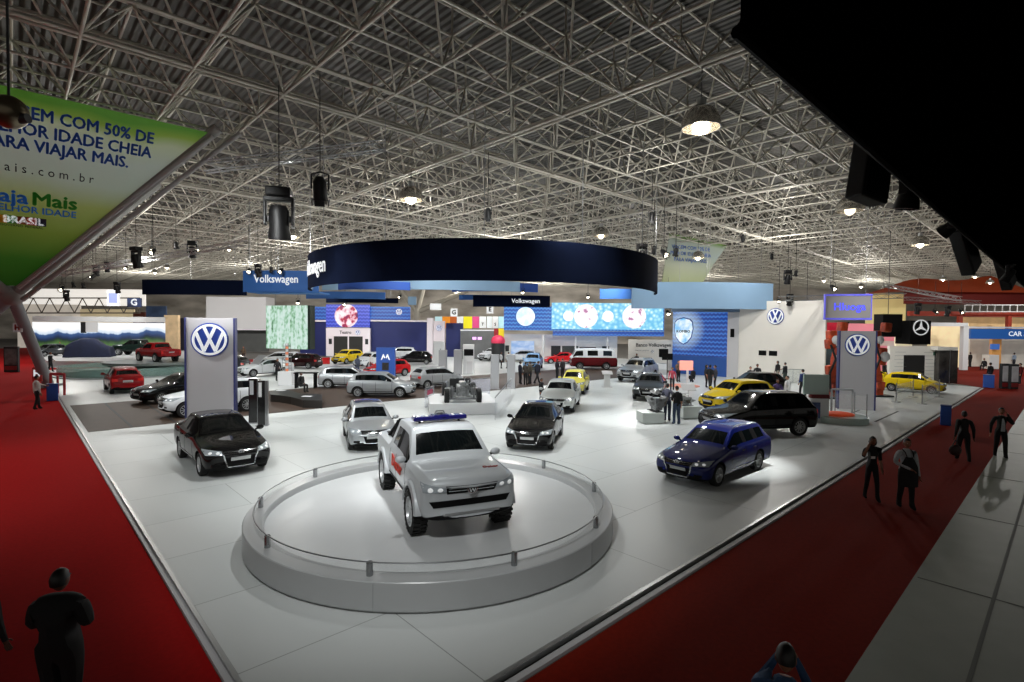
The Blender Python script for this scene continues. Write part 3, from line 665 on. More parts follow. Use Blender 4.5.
for k in range(NS):
    o_ = (X1*math.cos(2*PI*k/NS)+X2*math.sin(2*PI*k/NS))*rr[:, None]; vs[:, 2*k] = A+o_; vs[:, 2*k+1] = B+o_
base = (np.arange(len(segs))*2*NS)[:, None, None]; loc = np.array([[2*k, 2*((k+1) % NS), 2*((k+1) % NS)+1, 2*k+1] for k in range(NS)])[None]
fs = (base+loc).reshape(-1, 4); me = bpy.data.meshes.new('trim_5'); vs = vs.reshape(-1, 3)
me.vertices.add(len(vs)); me.vertices.foreach_set('co', vs.ravel()); me.loops.add(fs.size); me.loops.foreach_set('vertex_index', fs.ravel()); me.polygons.add(len(fs)); me.polygons.foreach_set('loop_start', np.arange(0, fs.size, 4)); me.polygons.foreach_set('use_smooth', np.ones(len(fs), dtype=bool)); me.update(calc_edges=True); me.validate()
me.materials.append(mat('truss_paint', 'bcb8ac', .5, .25, noise=.12, nscale=.7)); struct(link('trim_5', me)); print('truss members', len(segs))
def deck_mat():
    m = bpy.data.materials.new('corrugated_deck'); m.use_nodes = True; nt = m.node_tree; b = nt.nodes['Principled BSDF']; tc = nt.nodes.new('ShaderNodeTexCoord')
    mp = nt.nodes.new('ShaderNodeMapping'); mp.inputs['Rotation'].default_value = (0, 0, -AU); nt.links.new(tc.outputs['Object'], mp.inputs['Vector'])
    w = nt.nodes.new('ShaderNodeTexWave'); w.bands_direction = 'X'; w.inputs['Scale'].default_value = .85; nt.links.new(mp.outputs[0], w.inputs['Vector'])
    n = nnoise(nt, mp.outputs[0], .05, 2); mx = nmath(nt, 'MULTIPLY', w.outputs['Fac'], .55); mx = nmath(nt, 'ADD', mx, nmath(nt, 'MULTIPLY', n, .6))
    c = nramp(nt, mx, [(.15, '171614'), (.85, '3e3b33')]); nt.links.new(c, b.inputs['Base Color']); b.inputs['Roughness'].default_value = .6
    bp = nt.nodes.new('ShaderNodeBump'); bp.inputs['Strength'].default_value = .8; bp.inputs['Distance'].default_value = .15; nt.links.new(w.outputs['Fac'], bp.inputs['Height']); nt.links.new(bp.outputs[0], b.inputs['Normal']); return m
ce = MB(); ce.box((0, 62, ZD+.1), (290, 160, .2)); struct(ce.build('ceiling', deck_mat()))
def far_wall_mat():
    m = bpy.data.materials.new('far_hall_wall'); m.use_nodes = True; nt = m.node_tree; b = nt.nodes['Principled BSDF']; tc = nt.nodes.new('ShaderNodeTexCoord')
    n = nnoise(nt, tc.outputs['Object'], .12, 4, (1, 1, 3)); nt.links.new(nramp(nt, n, [(.3, '8d857a'), (.7, 'dcd4c8')]), b.inputs['Base Color']); b.inputs['Roughness'].default_value = .8; return m
fw = MB(); fw.box((0, 141, 8.8), (290, .4, 18)); struct(fw.build('wall_back', far_wall_mat()))
# ---------------------------------------------------------------- round dais with the pickup
rc = Vector((-1.67, 11.81, 0)); RO, RI = 3.9, 3.52
dais = thing('round_dais', 'low round grey dais carrying the white pickup', 'platform', rc)
M_DAIS = mat('dais_grey', 'a7a9aa', .28, noise=.03, nscale=.5); M_DAISF = mat('dais_floor', 'c6c8c9', .3, noise=.03, nscale=1.2)
MB().lathe([(RI, .34), (RI, .47), (RI+.02, .50), (RO-.015, .50), (RO, .485), (RO, .05), (RO-.05, .04), (RO-.05, .0)], 96, 0).build('rim', M_DAIS, dais)
MB().lathe([(0, .355), (RI+.01, .355), (RI+.01, 0)], 96, 0, None, False).build('deck', M_DAISF, dais)
sm_ = MB()
for k in range(6):
    a = R(-96+60*k); sm_.box((RO+.001, 0, .25), (.006, .008, .44), 0, Matrix.Rotation(a, 4, 'Z'))
sm_.build('joint', M_GREY, dais)
rl = thing('barrier_rail', 'thin glass barrier with round rail on short steel posts around the dais', 'barrier', rc+Vector((0, 0, .5)))
rm_ = RO-.20
for k in range(10):
    a = R(-112+36*k+14); p = Vector((rm_*math.cos(a), rm_*math.sin(a), 0)); b = MB(); b.tube(p, p+Vector((0, 0, .20)), .052, 16); b.tube(p+Vector((0, 0, .20)), p+Vector((0, 0, .215)), .045, 16)
    b.build('post', mat('bright_steel', 'a4a6a8', .25, .95), rl)
MB().lathe([(rm_-.005, .05), (rm_-.005, .205), (rm_+.005, .205), (rm_+.005, .05)], 120, 0).build('glass_band', mat('barrier_glass', 'dfe8e8', .03, alpha=.10, spec=.7), rl)
tr_ = MB(); tr_.lathe([(rm_+.012*math.cos(q), .21+.012*math.sin(q)) for q in np.linspace(0, 2*PI, 7)], 120, 0); tr_.build('rail', M_STEEL, rl)
am = car_wheels('pickup', 'pearl', 'white double-cab pickup with blue roof light bar on the round dais', (415, 533), (386, 487), -1, .355, cat='pickup truck', name='pickup_truck', skip=())
bvh = CARCACHE['pickup'][3]; W2 = .965; x0 = SPEC['pickup']['fo']+SPEC['pickup']['wb']/2
for sx in (1, -1):
    for sy in (1, -1):
        m = MB(); M = Matrix.Translation((sx*SPEC['pickup']['wb']/2, sy*(W2-.05), .43)) @ Matrix.Rotation(-sy*PI/2, 4, 'X')
        m.lathe([(.47, -.05), (.47, .085), (.50, .10), (.575, .075), (.60, -.02)], 24, 0, M, True, R(-8) if sy < 0 else R(-8), R(188)); 
        # the arch stands above the wheel
        M2 = Matrix.Translation((sx*SPEC['pickup']['wb']/2, sy*(W2-.05), .43)); m = MB(); prof = [(.475, -.05), (.475, .095), (.505, .11), (.575, .085), (.605, -.02)]; n_ = 24; vv = []
        for i in range(n_+1):
            t = R(8)+R(164)*i/n_
            for r_, q in prof: vv.append((r_*math.cos(t), sy*q, r_*math.sin(t)))
        m.add(vv, [(i*5+q, i*5+q+1, (i+1)*5+q+1, (i+1)*5+q) for i in range(n_) for q in range(4)], 0, True, M2); m.build('fender_flare', P_['pearl'], am)
lb = MB(); zt = 1.83; lb.box((0, 0, .10), (.26, 1.22, .10), 0, None, .03); lb.box((.02, 0, .11), (.20, .40, .13), 0, None, .03)
lbo = lb.build('light_bar', mat('light_bar_blue', '1b1a5c', .2, coat=.8, noise=.3, nscale=8), am, (x0-2.35, 0, 1.85))
for y in (-.5, -.3, .3, .5): MB().box((.02, y, .155), (.12, .05, .012)).build('lens_bar', M_WHITE, lbo)
MB().tube((.02, 0, .17), (.02, 0, .22), .07, 14).path([(.02, -.12, .17), (.02, -.08, .25), (.02, .08, .25), (.02, .12, .17)], .015, 6).build('beacon', M_STEEL, lbo)
for y in (-.45, .45): MB().tube((0, y, -.06), (0, y, .06), .03, 8).build('mount', M_BLACK, lbo)
rb = MB(); rb.path([(0, -.80, 1.20), (-.08, -.66, 1.72), (-.08, .66, 1.72), (0, .80, 1.20)], .045, 8); rb.path([(-.08, -.66, 1.70), (-.75, -.76, 1.24)], .04, 8); rb.path([(-.08, .66, 1.70), (-.75, .76, 1.24)], .04, 8); rb.build('sport_bar', M_BLACK, am, (x0-3.50, 0, 0))
M_ORT = mat('orange_red_lettering', 'c8341e', .5)
tx = bold('Dakar', .34, .012, sx=1.25, depth=.012); tx.build('lettering', M_ORT, am, (x0-2.30, -W2-.006, .98), (R(-3), 0, 0))
tx = bold('Dakar', .10, .004, sx=1.3, depth=.008)
h = bvh.ray_cast(Vector((x0-.50, .52, 4)), Vector((0, 0, -1))); hp = h[0] if h[0] else Vector((x0-.5, .52, 1.2))
tx.build('lettering', mat('dark_red_lettering', '8c1a1a', .5), am, (hp.x, hp.y, hp.z+.012), (R(-78), 0, PI/2))
MB().box((0, 0, 0), (.5, 1.1, .05), 0, None, .02).build('skid_plate', M_ALU, am, (x0-.30, 0, .47), (0, R(-22), 0))
sw = MB(); sw.lathe([(.185+.018*math.cos(q), .018*math.sin(q)) for q in np.linspace(0, 2*PI, 7)], 20, 0)
# ---------------------------------------------------------------- the other cars of the stand
car_wheels('sedan', 'black', 'glossy black sedan parked alone below the tall grey pylon, facing the dais', (201, 476), (180.5, 457.5), -1)
c = car_wheels('golf', 'silver', 'silver hatchback with dark glass sunroof right behind the white pickup', (349.5, 450), (344.7, 435.7), -1)
def sunroof(c, kind, x1, x2, ww):
    bv = CARCACHE[kind][3]; out = []; nx, ny = 6, 6
    for j in range(ny+1):
        for i in range(nx+1):
            q = Vector((x1+(x2-x1)*i/nx, -ww+2*ww*j/ny, 4)); h = bv.ray_cast(q, Vector((0, 0, -1))); out.append((h[0].x, h[0].y, h[0].z+.012))
    m = MB(); m.add(out, [(j*(nx+1)+i, j*(nx+1)+i+1, (j+1)*(nx+1)+i+1, (j+1)*(nx+1)+i) for j in range(ny) for i in range(nx)], 0, True); m.build('sunroof', mat('sunroof_glass', '12163a', .08, coat=.5), c)
x0g = SPEC['golf']['fo']+SPEC['golf']['wb']/2; sunroof(c, 'golf', x0g-2.15, x0g-3.35, .48)
car_wheels('sedan', 'black', 'glossy black sedan facing us between the dais and the yellow hatchback', (552.3, 449.4), (561, 434.8), 1)
car_wheels('sedan', 'palegrey', 'pale champagne sedan parked behind the black sedan near the dais', (573.6, 412.5), (578.7, 404.7), 1)
car_wheels('hatch', 'paleyellow', 'lemon yellow compact car behind the pale champagne sedan', (583.8, 394.5), (588, 390), 1)
car_wheels('wagon', 'blue', 'deep blue estate car on the open white floor', (717, 486.6), (758, 470), 1, cat='car')
car_wheels('suv', 'black', 'large black off-road car behind the blue estate car', (737, 438.5), (800, 436), 1)
car_at('hatch', 'yellow', 'bright yellow pickup hatch half hidden behind the black off-road car', (738, 410), 203, scale=1.1)
car_at('golf', 'black', 'black hatchback behind the bright yellow car near the white wall', (754, 395), 195)
car_at('sedan', 'grey', 'dark grey sedan facing us beside the engine display plinth', (650, 397), 250)
car_wheels('suv', 'silver', 'silver off-road car in front of the white bank counter wall', (638.4, 383), (657, 379), 1)
car_wheels('golf', 'silver', 'silver three-door hatchback seen from behind in front of the blue phone totem', (400.5, 397.9), (357, 397.5), -1)
car_wheels('hatch', 'silver', 'small silver hatchback on the brown deck beside the cutaway chassis', (457.2, 386.6), (426.7, 389), -1)
car_at('golf', 'silver', 'silver hatchback on the brown deck behind the low black bench', (349, 387), 8)
car_wheels('suv', 'white', 'white off-road car half hidden behind the tall grey pylon', (184.8, 418), (248, 411.4), 1)
car_wheels('sedan', 'black', 'black sedan in front of the red turntable pickup', (160.7, 404), (212, 398), 1)
car_wheels('hatch', 'red', 'red hatchback seen from the rear near the red carpet edge', (105, 389.7), (111, 394), 1)
car_at('golf', 'grey', 'grey hatchback mostly hidden behind the tall pylon', (226, 372), 175)
oc = car_wheels('sedan', 'white', 'white sedan with its bonnet raised beside the tree-patterned screen', (252.7, 377.2), (284, 375), 1)
hd = MB(); hd.box((-.52, 0, 0), (1.04, 1.36, .04), 0, None, .015); hd.build('raised_hood', M_GREY, oc, (.80, 0, 1.0), (0, R(48), 0))
car_at('wagon', 'white', 'white estate car behind the sedan with the raised bonnet', (277, 366), 185)
car_at('golf', 'darkred', 'dark maroon hatchback behind the thin display column', (301, 368), 170)
car_wheels('hatch', 'yellow', 'bright yellow hatchback in front of the white theatre booth', (342, 364.6), (365, 362.4), 1)
car_wheels('hatch', 'white', 'white hatchback just behind the blue phone totem', (367, 368.5), (388, 366.5), 1)
car_wheels('golf', 'brightred', 'red estate car peeking out beside the blue phone totem', (379, 378), (405, 376), 1)
car_at('wagon', 'white', 'white estate car against the long navy wall', (398, 359), 185)
car_at('hatch', 'black', 'black compact car at the end of the long navy wall', (416, 364), 185)
car_wheels('sedan', 'white', 'white sedan before the grey booth under the coloured banners', (485.6, 361.5), (510, 359.5), 1)
car_at('golf', 'white', 'white hatchback behind the four grey posts', (522, 362), 178)
car_at('suv', 'skyblue', 'pale sky blue off-road car facing us beside the red coupe', (533, 369), 262, scale=.95)
car_at('sedan', 'brightred', 'bright red vintage coupe between the sky blue car and the van', (560, 363.5), 185, scale=.92)
car_at('kombi', 'maroon', 'vintage maroon and white minibus below the blue video wall', (592, 369), 178, cat='van', name='van', top='white', scale=1.12)
car_wheels('hatch', 'yellow', 'yellow hatchback alone at the far white stand with text wall', (925, 393.6), (897, 391.4), -1)
car_at('hatch', 'yellow', 'pale yellow car partly hidden beside the grey pylon and orange machines', (866, 385), 0)
# ---------------------------------------------------------------- helper: upright slab whose face looks to -y (towards the entrance), by pixel box at distance Y
def slab(name, x0, x1, y0, y1, Y, m, th=.12, label=None, cat=None, group=None, parent=None, floor=False, kind=None, z1=None, z0=None):
    a, b = PY(x0, y0, Y), PY(x1, y1, Y); zt, zb_ = (a.z if z1 is None else z1), (b.z if z0 is None else z0)
    if floor: zb_ = 0.0
    w, h = b.x-a.x, zt-zb_; mb = MB(); mb.box((0, 0, 0), (w, th, h)); o = mb.build(name, m, parent, ((a.x+b.x)/2, Y+th/2, (zt+zb_)/2))
    if label: tag(o, label, cat, group)
    if kind: o['kind'] = kind
    o['w_'] = w; del o['w_']; return o
def dims(o): d = o.data.vertices; xs = [v.co.x for v in d]; zs_ = [v.co.z for v in d]; ys = [v.co.y for v in d]; return max(xs)-min(xs), max(ys)-min(ys), max(zs_)-min(zs_)
def write(o, txt, size, m, x=0, z=0, sx=1., name='lettering', w=0., face=None, **k):
    d = dims(o); t = bold(txt, size, w, sx=sx, **k) if w else text_mb(txt, size, .02, sx=sx, **k); return t.build(name, m, o, (x, -d[1]/2-.015 if face is None else face, z))
def disc(o, r, m, x=0, z=0, name='disc', rz=1., dep=.03):
    d = dims(o); mb = MB(); mb.lathe([(0, 0), (r, 0), (r, dep), (0, dep)], 36, 0, Matrix.Diagonal((1, 1, rz, 1)) @ Matrix.Rotation(PI/2, 4, 'X'), False); return mb.build(name, m, o, (x, -d[1]/2-.005, z))
def plate(o, w, h, m, x=0, z=0, name='panel', dep=.03):
    d = dims(o); return MB().box((0, 0, 0), (w, dep, h)).build(name, m, o, (x, -d[1]/2-dep/2, z))
# ---------------------------------------------------------------- grey pylons with the round sign
def pylon(x0, x1, ytop, ybase, label):
    b = G((x0+x1)/2, ybase); w = (x1-x0)/F*b.y; zt = PY((x0+x1)/2, ytop, b.y).z
    t = thing('sign_pylon', label, 'sign', b, math.atan2(-b.x, b.y)*.6)
    MB().box((0, 0, zt/2), (w-.08, .45, zt)).build('column', mat('pylon_grey', 'b3b1b4', .45), t)
    for s in (-1, 1): MB().box((s*(w/2-.02), .0, zt/2), (.07, .52, zt+.02)).build('edge_strip', mat('pylon_edge', '2b3168', .5), t)
    return t, w, zt
t, w_, zt = pylon(190, 234, 318, 428, 'tall grey pylon with round blue and white emblem behind the black sedan'); roundel(.70, [M_BLUELOGO, M_SIGNW], t, (0, -.24, zt-.90))
t, w_, zt = pylon(839, 871, 331, 409, 'tall grey pylon with round blue and white emblem beside the orange machines'); roundel(.60, [M_BLUELOGO, M_SIGNW], t, (-.03, -.24, zt-.75))
# ---------------------------------------------------------------- hanging canopies
def arc(name, c, r, a0, a1, z0, z1, m, label=None, th=.18, n=72, parent=None, lip=None):
    mb = MB(); n_ = max(6, int(n*abs(a1-a0)/(2*PI))); mb.lathe([(r, z0), (r, z1), (r-th, z1), (r-th, z0), (r, z0)], n_, 0, None, True, a0, a1)
    if abs(a1-a0) < 6.2:
        for a in (a0, a1):
            M = Matrix.Rotation(a, 4, 'Z'); mb.add([(r, 0, z0), (r, 0, z1), (r-th, 0, z1), (r-th, 0, z0)], [(0, 1, 2, 3)], 0, False, M)
    if lip: mb.lathe([(r-th, z0+.05), (r-th-lip, z0+.05), (r-th-lip, z0+.12), (r-th, z0+.12)], n_, 0, None, True, a0, a1)
    o = mb.build(name, m, parent, c)
    if label: tag(o, label, 'canopy')
    return o
DC = 34.5; ca = -R(2.9); cc = Vector((math.sin(ca)*DC, math.cos(ca)*DC, 0)); RC = .312*DC
ring = thing('ring_canopy', 'huge dark navy ring canopy hanging over the middle of the stand', 'canopy', cc)
arc('band', (0, 0, 0), RC, R(192), R(353), 6.42, 8.30, M_NAVY, None, .12, 160, ring); arc('lining', (0, 0, 0), RC-.14, R(192), R(353), 6.5, 8.25, M_SKYB, None, .04, 160, ring)
mb = MB()
for k in range(7):
    a = R(196+25.5*k); p = Vector(((RC-.1)*math.cos(a), (RC-.1)*math.sin(a), 8.3)); mb.tube(p, p+Vector((0, 0, 5.8)), .02, 5)
o_ = mb.build('hanger', M_STEEL, ring); o_['kind'] = 'stuff'
def arc_text(txt, size, r, amid, z, m, parent, dirn=1):     # lettering bent round a drum
    t = bold(txt, size, .012, depth=.02, sx=.74); 
    vs = []
    for (x, y, z_) in t.v:
        a = amid+x/r; vs.append(((r+.03-y*1.0)*math.cos(a), (r+.03-y)*math.sin(a), z+z_))
    t.v = vs; return t.build('lettering', m, parent)
arc_text('Volkswagen', 1.15, RC, R(213.5), 7.45, M_SIGNW, ring)
# further canopies: blue and pale blue bands
def band(name, pa, pb, Y, y0, y1, m, label, bulge=1.2, th=.2, Y2=None, hang=True):
    """curved fascia between two points of the hall"""
    xa = PY(pa, (y0+y1)/2, Y); xb = PY(pb, (y0+y1)/2, Y2 or Y); zt = PY((pa+pb)/2, y0, (Y+(Y2 or Y))/2).z; zb_ = PY((pa+pb)/2, y1, (Y+(Y2 or Y))/2).z
    a, b = Vector((xa.x, xa.y, 0)), Vector((xb.x, xb.y, 0)); d = b-a; n = Vector((d.y, -d.x, 0)).normalized(); c = (a+b)/2; N = 24; mb = MB(); vs = []
    for i in range(N+1):
        s = i/N; p = a+d*s+n*(bulge*4*s*(1-s))-c
        vs += [(p.x, p.y, zb_), (p.x, p.y, zt), (p.x-n.x*th, p.y-n.y*th, zt), (p.x-n.x*th, p.y-n.y*th, zb_)]
    fs = []
    for i in range(N):
        o = 4*i; fs += [(o, o+4, o+5, o+1), (o+1, o+5, o+6, o+2), (o+2, o+6, o+7, o+3), (o+3, o+7, o+4, o)]
    fs += [(0, 1, 2, 3), (4*N, 4*N+3, 4*N+2, 4*N+1)]
    mb.add(vs, fs, 0, True); o = mb.build(name, m, None, c); tag(o, label, 'canopy', None)
    if hang:
        h = MB()
        for s in (.1, .5, .9):
            p = a+d*s+n*(bulge*4*s*(1-s))-c; h.tube((p.x-n.x*th*.5, p.y-n.y*th*.5, zt), (p.x-n.x*th*.5, p.y-n.y*th*.5, 14.0), .015, 5)
        q = h.build('hanger', M_STEEL, o); q['kind'] = 'stuff'
    return o, zt, zb_, n, c
band('hanging_canopy', 142, 246, 56, 280, 295, M_NAVY, 'long dark navy hanging fascia between the banner and the blue sign', .6)
o, zt, zb_, n, c = band('hanging_sign', 243, 318, 40, 271, 292, M_BLUEB, 'bright blue hanging fascia with white lettering beside the dark ring', .5); tt = bold('Volkswagen', .82, .012, sx=.84); tt.build('lettering', M_SIGNW, o, (-.05, -.62, (zt+zb_)/2+.12))
mb = MB(); 
fl = MB(); fl.box((.3, .9, 0), (5.4, 2.2, .1)); fl.build('soffit', mat('soffit_blue', '2c66a6', .7), o, (0, 0, zb_-.02))
band('hanging_canopy', 632, 773, 45, 283, 309, M_SKYB, 'broad pale blue hanging fascia above the white wall', 1.0)
band('hanging_canopy', 322, 520, 50, 281, 291, M_SKYB, 'pale blue hanging fascia seen under the dark ring', 2.2)
band('hanging_canopy', 338, 410, 44, 282, 290, mat('royal_cloth', '1e4796', .7), 'royal blue hanging fascia under the near edge of the ring', 1.0)
band('hanging_canopy', 452, 538, 54, 283.5, 292, mat('royal_cloth', '1e4796', .7), 'royal blue hanging fascia over the coloured banners', 1.2)
band('hanging_canopy', 306, 385, 54, 292, 299, M_BLUEB, 'mid blue hanging fascia above the theatre booth', .8)
band('hanging_canopy', 326, 398, 60, 298, 303, M_NAVY, 'thin navy hanging fascia above the theatre screen', .6)
band('hanging_canopy', 459, 506, 58, 295, 300, M_BLUEB, 'short mid blue hanging fascia beside the navy lettered one', .4)
o, zt, zb_, n, c = band('hanging_sign', 473, 550, 56, 295.5, 307, M_NAVY, 'navy hanging fascia with small white lettering before the blue video wall', .5); tt = bold('Volkswagen', .62, .012); tt.build('lettering', M_SIGNW, o, (1.5, -.62, (zt+zb_)/2))
band('hanging_canopy', 600, 640, 52, 289, 299, M_BLUEB, 'small mid blue hanging fascia over the wide video screen', .3)
band('hanging_canopy', 672, 745, 46.5, 304, 312, mat('grey_blue_cloth', '66788e', .8), 'grey blue hanging fascia above the emblem screen', .2)
# ---------------------------------------------------------------- back of the stand
def wave_build(lo, hi, sc=1.0, glow=None):
    def f(nt, vec, x, z):
        s = nmath(nt, 'MULTIPLY', nmath(nt, 'SINE', nmath(nt, 'MULTIPLY', x, 17.0*sc)), .045/sc)
        q = nmath(nt, 'FRACT', nmath(nt, 'MULTIPLY', nmath(nt, 'ADD', z, s), 2.6*sc))
        c = nramp(nt, q, [(.0, lo), (.45, lo), (.55, hi), (.8, hi), (1, lo)])
        if glow:
            cx, cz, r, col = glow; dx = nmath(nt, 'SUBTRACT', x, cx); dz = nmath(nt, 'SUBTRACT', z, cz)
            d = nmath(nt, 'SQRT', nmath(nt, 'ADD', nmath(nt, 'MULTIPLY', dx, dx), nmath(nt, 'MULTIPLY', dz, dz)))
            fac = nmath(nt, 'SUBTRACT', 1.0, nmath(nt, 'DIVIDE', d, r)); mx = nt.nodes.new('ShaderNodeMix'); mx.data_type = 'RGBA'; cl = nt.nodes.new('ShaderNodeClamp'); nt.links.new(fac, cl.inputs[0])
            nt.links.new(cl.outputs[0], mx.inputs['Factor']); nt.links.new(c, mx.inputs['A']); mx.inputs['B'].default_value = lin(col); c = mx.outputs['Result']
        return c
    return f
M_WAVE = screen('blue_wave_screen', wave_build('1a49a8', '3f7fd8', .8), .8)
M_WAVE2 = screen('blue_wave_wall', wave_build('1d57b4', '4f97e2', .9, (0, .3, 2.6, '9fdcff')), .9)
M_WAVE3 = screen('emblem_screen_waves', wave_build('123a8c', '3a74c8', 1.0, (-1.6, .3, 2.2, 'd8f2ff')), .9)
M_NAVYW = mat('navy_wall', '121d5a', .6, noise=.08, nscale=.8); M_PINKW = mat('pinkish_white', 'e6dde2', .6)
YB = 74.0
def wall(name, x0, x1, y0, y1, Y, m, label, cat='wall panel', th=.3, floor=True, **k): return slab(name, x0, x1, y0, y1, Y, m, th, label, cat, floor=floor, **k)
wall('partition_wall', 300, 326.5, 320.5, 356, YB, M_NAVYW, 'navy partition on the tree-screen side of the theatre booth')
wall('partition_wall', 369.5, 428, 321.5, 356, YB, M_NAVYW, 'long navy partition beside the theatre booth')
for a, b, l in ((300, 326.5, 'thin white fascia along the top of the shorter navy partition'), (369.5, 428, 'thin white fascia along the top of the long navy partition')):
    wall('sign_fascia', a, b, 320, 321.8, YB-.3, M_PINKW, l, 'fascia', .3, False)  # plain fascia strip, not a sign
tb = wall('theatre_booth', 326, 370, 327.8, 356, YB-.8, M_PINKW, 'white theatre booth front with two dark doorways', 'booth', .5)
d = dims(tb)
for x0_, x1_ in ((334, 347.6), (349, 362.5)): plate(tb, (x1_-x0_)/F*YB, 2.75, mat('dark_doorway', '23221f', .7), ((x0_+x1_)/2-348)/F*YB, -d[2]/2+1.40, 'doorway')
for x_ in (330.5, 366.5): plate(tb, .42, .75, M_DARK, (x_-348)/F*YB, .1, 'speaker')
write(tb, 'Teatro', .62, mat('lettering_dark', '23232c', .5), -.35, d[2]/2-.62, .95, w=.012); roundel(.34, [M_BLUELOGO, M_SIGNW], tb, (1.35, -d[1]/2-.01, d[2]/2-.6))
def fire(nt, vec, x, z):
    c0 = wave_build('2f3fb8', '5a6be0', .8)(nt, vec, x, z); n = nnoise(nt, vec, 1.1, 4)
    blob = nramp(nt, n, [(.40, 'ffffff'), (.52, 'f0b8c8'), (.56, 'c01838'), (.66, '50105a')]); dx = nmath(nt, 'SUBTRACT', x, -.2); d = nmath(nt, 'SQRT', nmath(nt, 'ADD', nmath(nt, 'MULTIPLY', dx, dx), nmath(nt, 'MULTIPLY', z, z)))
    mx = nt.nodes.new('ShaderNodeMix'); mx.data_type = 'RGBA'; nt.links.new(nmath(nt, 'LESS_THAN', d, 1.62), mx.inputs['Factor']); nt.links.new(c0, mx.inputs['A']); nt.links.new(blob, mx.inputs['B']); return mx.outputs['Result']
wall('video_screen', 326, 369.5, 304.3, 327.4, YB-.6, screen('theatre_screen', fire, 1.0), 'violet video screen with a red and white circular picture above the theatre booth', 'screen', .3, False)
wall('video_screen', 296, 326, 306.5, 319.8, YB, M_WAVE, 'blue wavy video screen on the tree-screen side of the theatre picture', 'screen', .3, False)
vs_ = wall('video_screen', 369.5, 410, 306.5, 320, YB, M_WAVE, 'blue wavy video screen above the long navy partition', 'screen', .3, False); roundel(.45, [M_BLUELOGO, M_SIGNW], vs_, (1.3, -.16, .2))
wall('partition_wall', 427, 433, 318, 356, YB-.2, M_PINKW, 'narrow white partition between the long navy partition and the clock column')
cl = wall('clock_column', 433.5, 444.5, 321, 356, YB-.6, mat('pale_pink', 'd9cdd2', .6), 'pale column with round clock-like emblem beside the navy partition', 'column', .6); roundel(.42, [M_BLUELOGO, M_SIGNW], cl, (.0, -.31, 1.55))
wall('partition_wall', 446, 463, 323, 356, YB, M_NAVYW, 'narrow navy partition between the clock column and the grey booth')
gb = wall('grey_booth', 460.5, 495, 329.5, 360, 70, mat('grey_booth', '5d5e5e', .5, noise=.3, nscale=.5), 'dark grey glazed booth under the coloured banners', 'booth', .4); d = dims(gb)
plate(gb, d[0], .16, M_WHITE, 0, d[2]/2-.08, 'fascia'); pk = mat('pink_glow', 'd49ae0', .5, emit=1.2)
for x_ in (-.45, .25): plate(gb, .5, .35, pk, x_, d[2]/2-1.15, 'screen')
bn = [('b8d8dc', 435, 442, 'pale cyan'), ('e08a1e', 442.5, 450, 'orange'), ('b5571c', 450, 456.5, 'rust brown'), ('e6e6e2', 457, 463, 'white with small mark'), ('e8da1a', 463.5, 472, 'yellow'), ('d84a80', 472.5, 479, 'pink'), ('e9e9e6', 479.5, 486, 'white with a dark mark'), ('dfe5e4', 487, 492, 'narrow white'), ('ecebe8', 492.5, 498, 'white with a letter mark'), ('b7e0e6', 498.5, 504, 'light blue')]
for i, (c_, a, b, l) in enumerate(bn):
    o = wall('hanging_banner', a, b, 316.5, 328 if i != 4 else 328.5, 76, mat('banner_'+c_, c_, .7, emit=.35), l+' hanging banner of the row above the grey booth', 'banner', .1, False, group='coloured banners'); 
    if i in (3, 6, 8): write(o, {3: '1', 6: 'T', 8: 'S'}[i], .6, M_DARK, 0, -.3, w=.02)
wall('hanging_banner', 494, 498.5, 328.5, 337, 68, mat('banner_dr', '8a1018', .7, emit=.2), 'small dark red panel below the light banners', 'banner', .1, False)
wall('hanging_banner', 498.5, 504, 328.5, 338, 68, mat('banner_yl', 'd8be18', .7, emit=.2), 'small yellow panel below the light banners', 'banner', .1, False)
pd_ = thing('parasol_stand', 'bright pink rounded stand beside the grey booth', 'stand', (PY(498, 345, 64).x, 64, 0)); m = MB(); m.sphere((0, 0, 2.55), (.85, .85, .75), 16, 10); m.build('dome', mat('pink_dome', 'd8385a', .5, emit=.2), pd_); MB().tube((0, 0, 0), (0, 0, 2.4), .80, 20).build('body', M_DARK, pd_)
# blue video wall over the lobby
YV = 62.0
bw = wall('video_wall', 504, 664, 306, 331.5, YV+.4, M_WAVE2, 'blue wavy wall with glowing white disc over the white lobby', 'wall panel', .3, False)
bw2 = wall('video_wall', 553, 664, 331, 336.5, YV-.2, M_WAVE, 'blue wavy band under the wide bright video screen', 'wall panel', .3, False)
gd = MB(); gp = PY(525.5, 316.5, YV-.1); M_GLOWD = screen('glow_disc', lambda nt, v, x, z: nramp(nt, nnoise(nt, v, 1.4, 4), [(.3, 'bfe3fb'), (.7, 'ffffff')]), 1.15)
gd.lathe([(0, 0), (1.1, 0), (1.1, .12), (0, .16)], 36, 0, Matrix.Rotation(PI/2, 4, 'X'), False); o = gd.build('emblem_sign', M_GLOWD, None, gp); tag(o, 'glowing white disc on the blue wavy wall', 'emblem'); gr_ = MB(); gr_.lathe([(1.1, -.02), (1.1, .2), (1.2, .2), (1.2, -.02)], 36, 0, Matrix.Rotation(PI/2, 4, 'X'), False); gr_.build('rim', M_BLUEB, o)
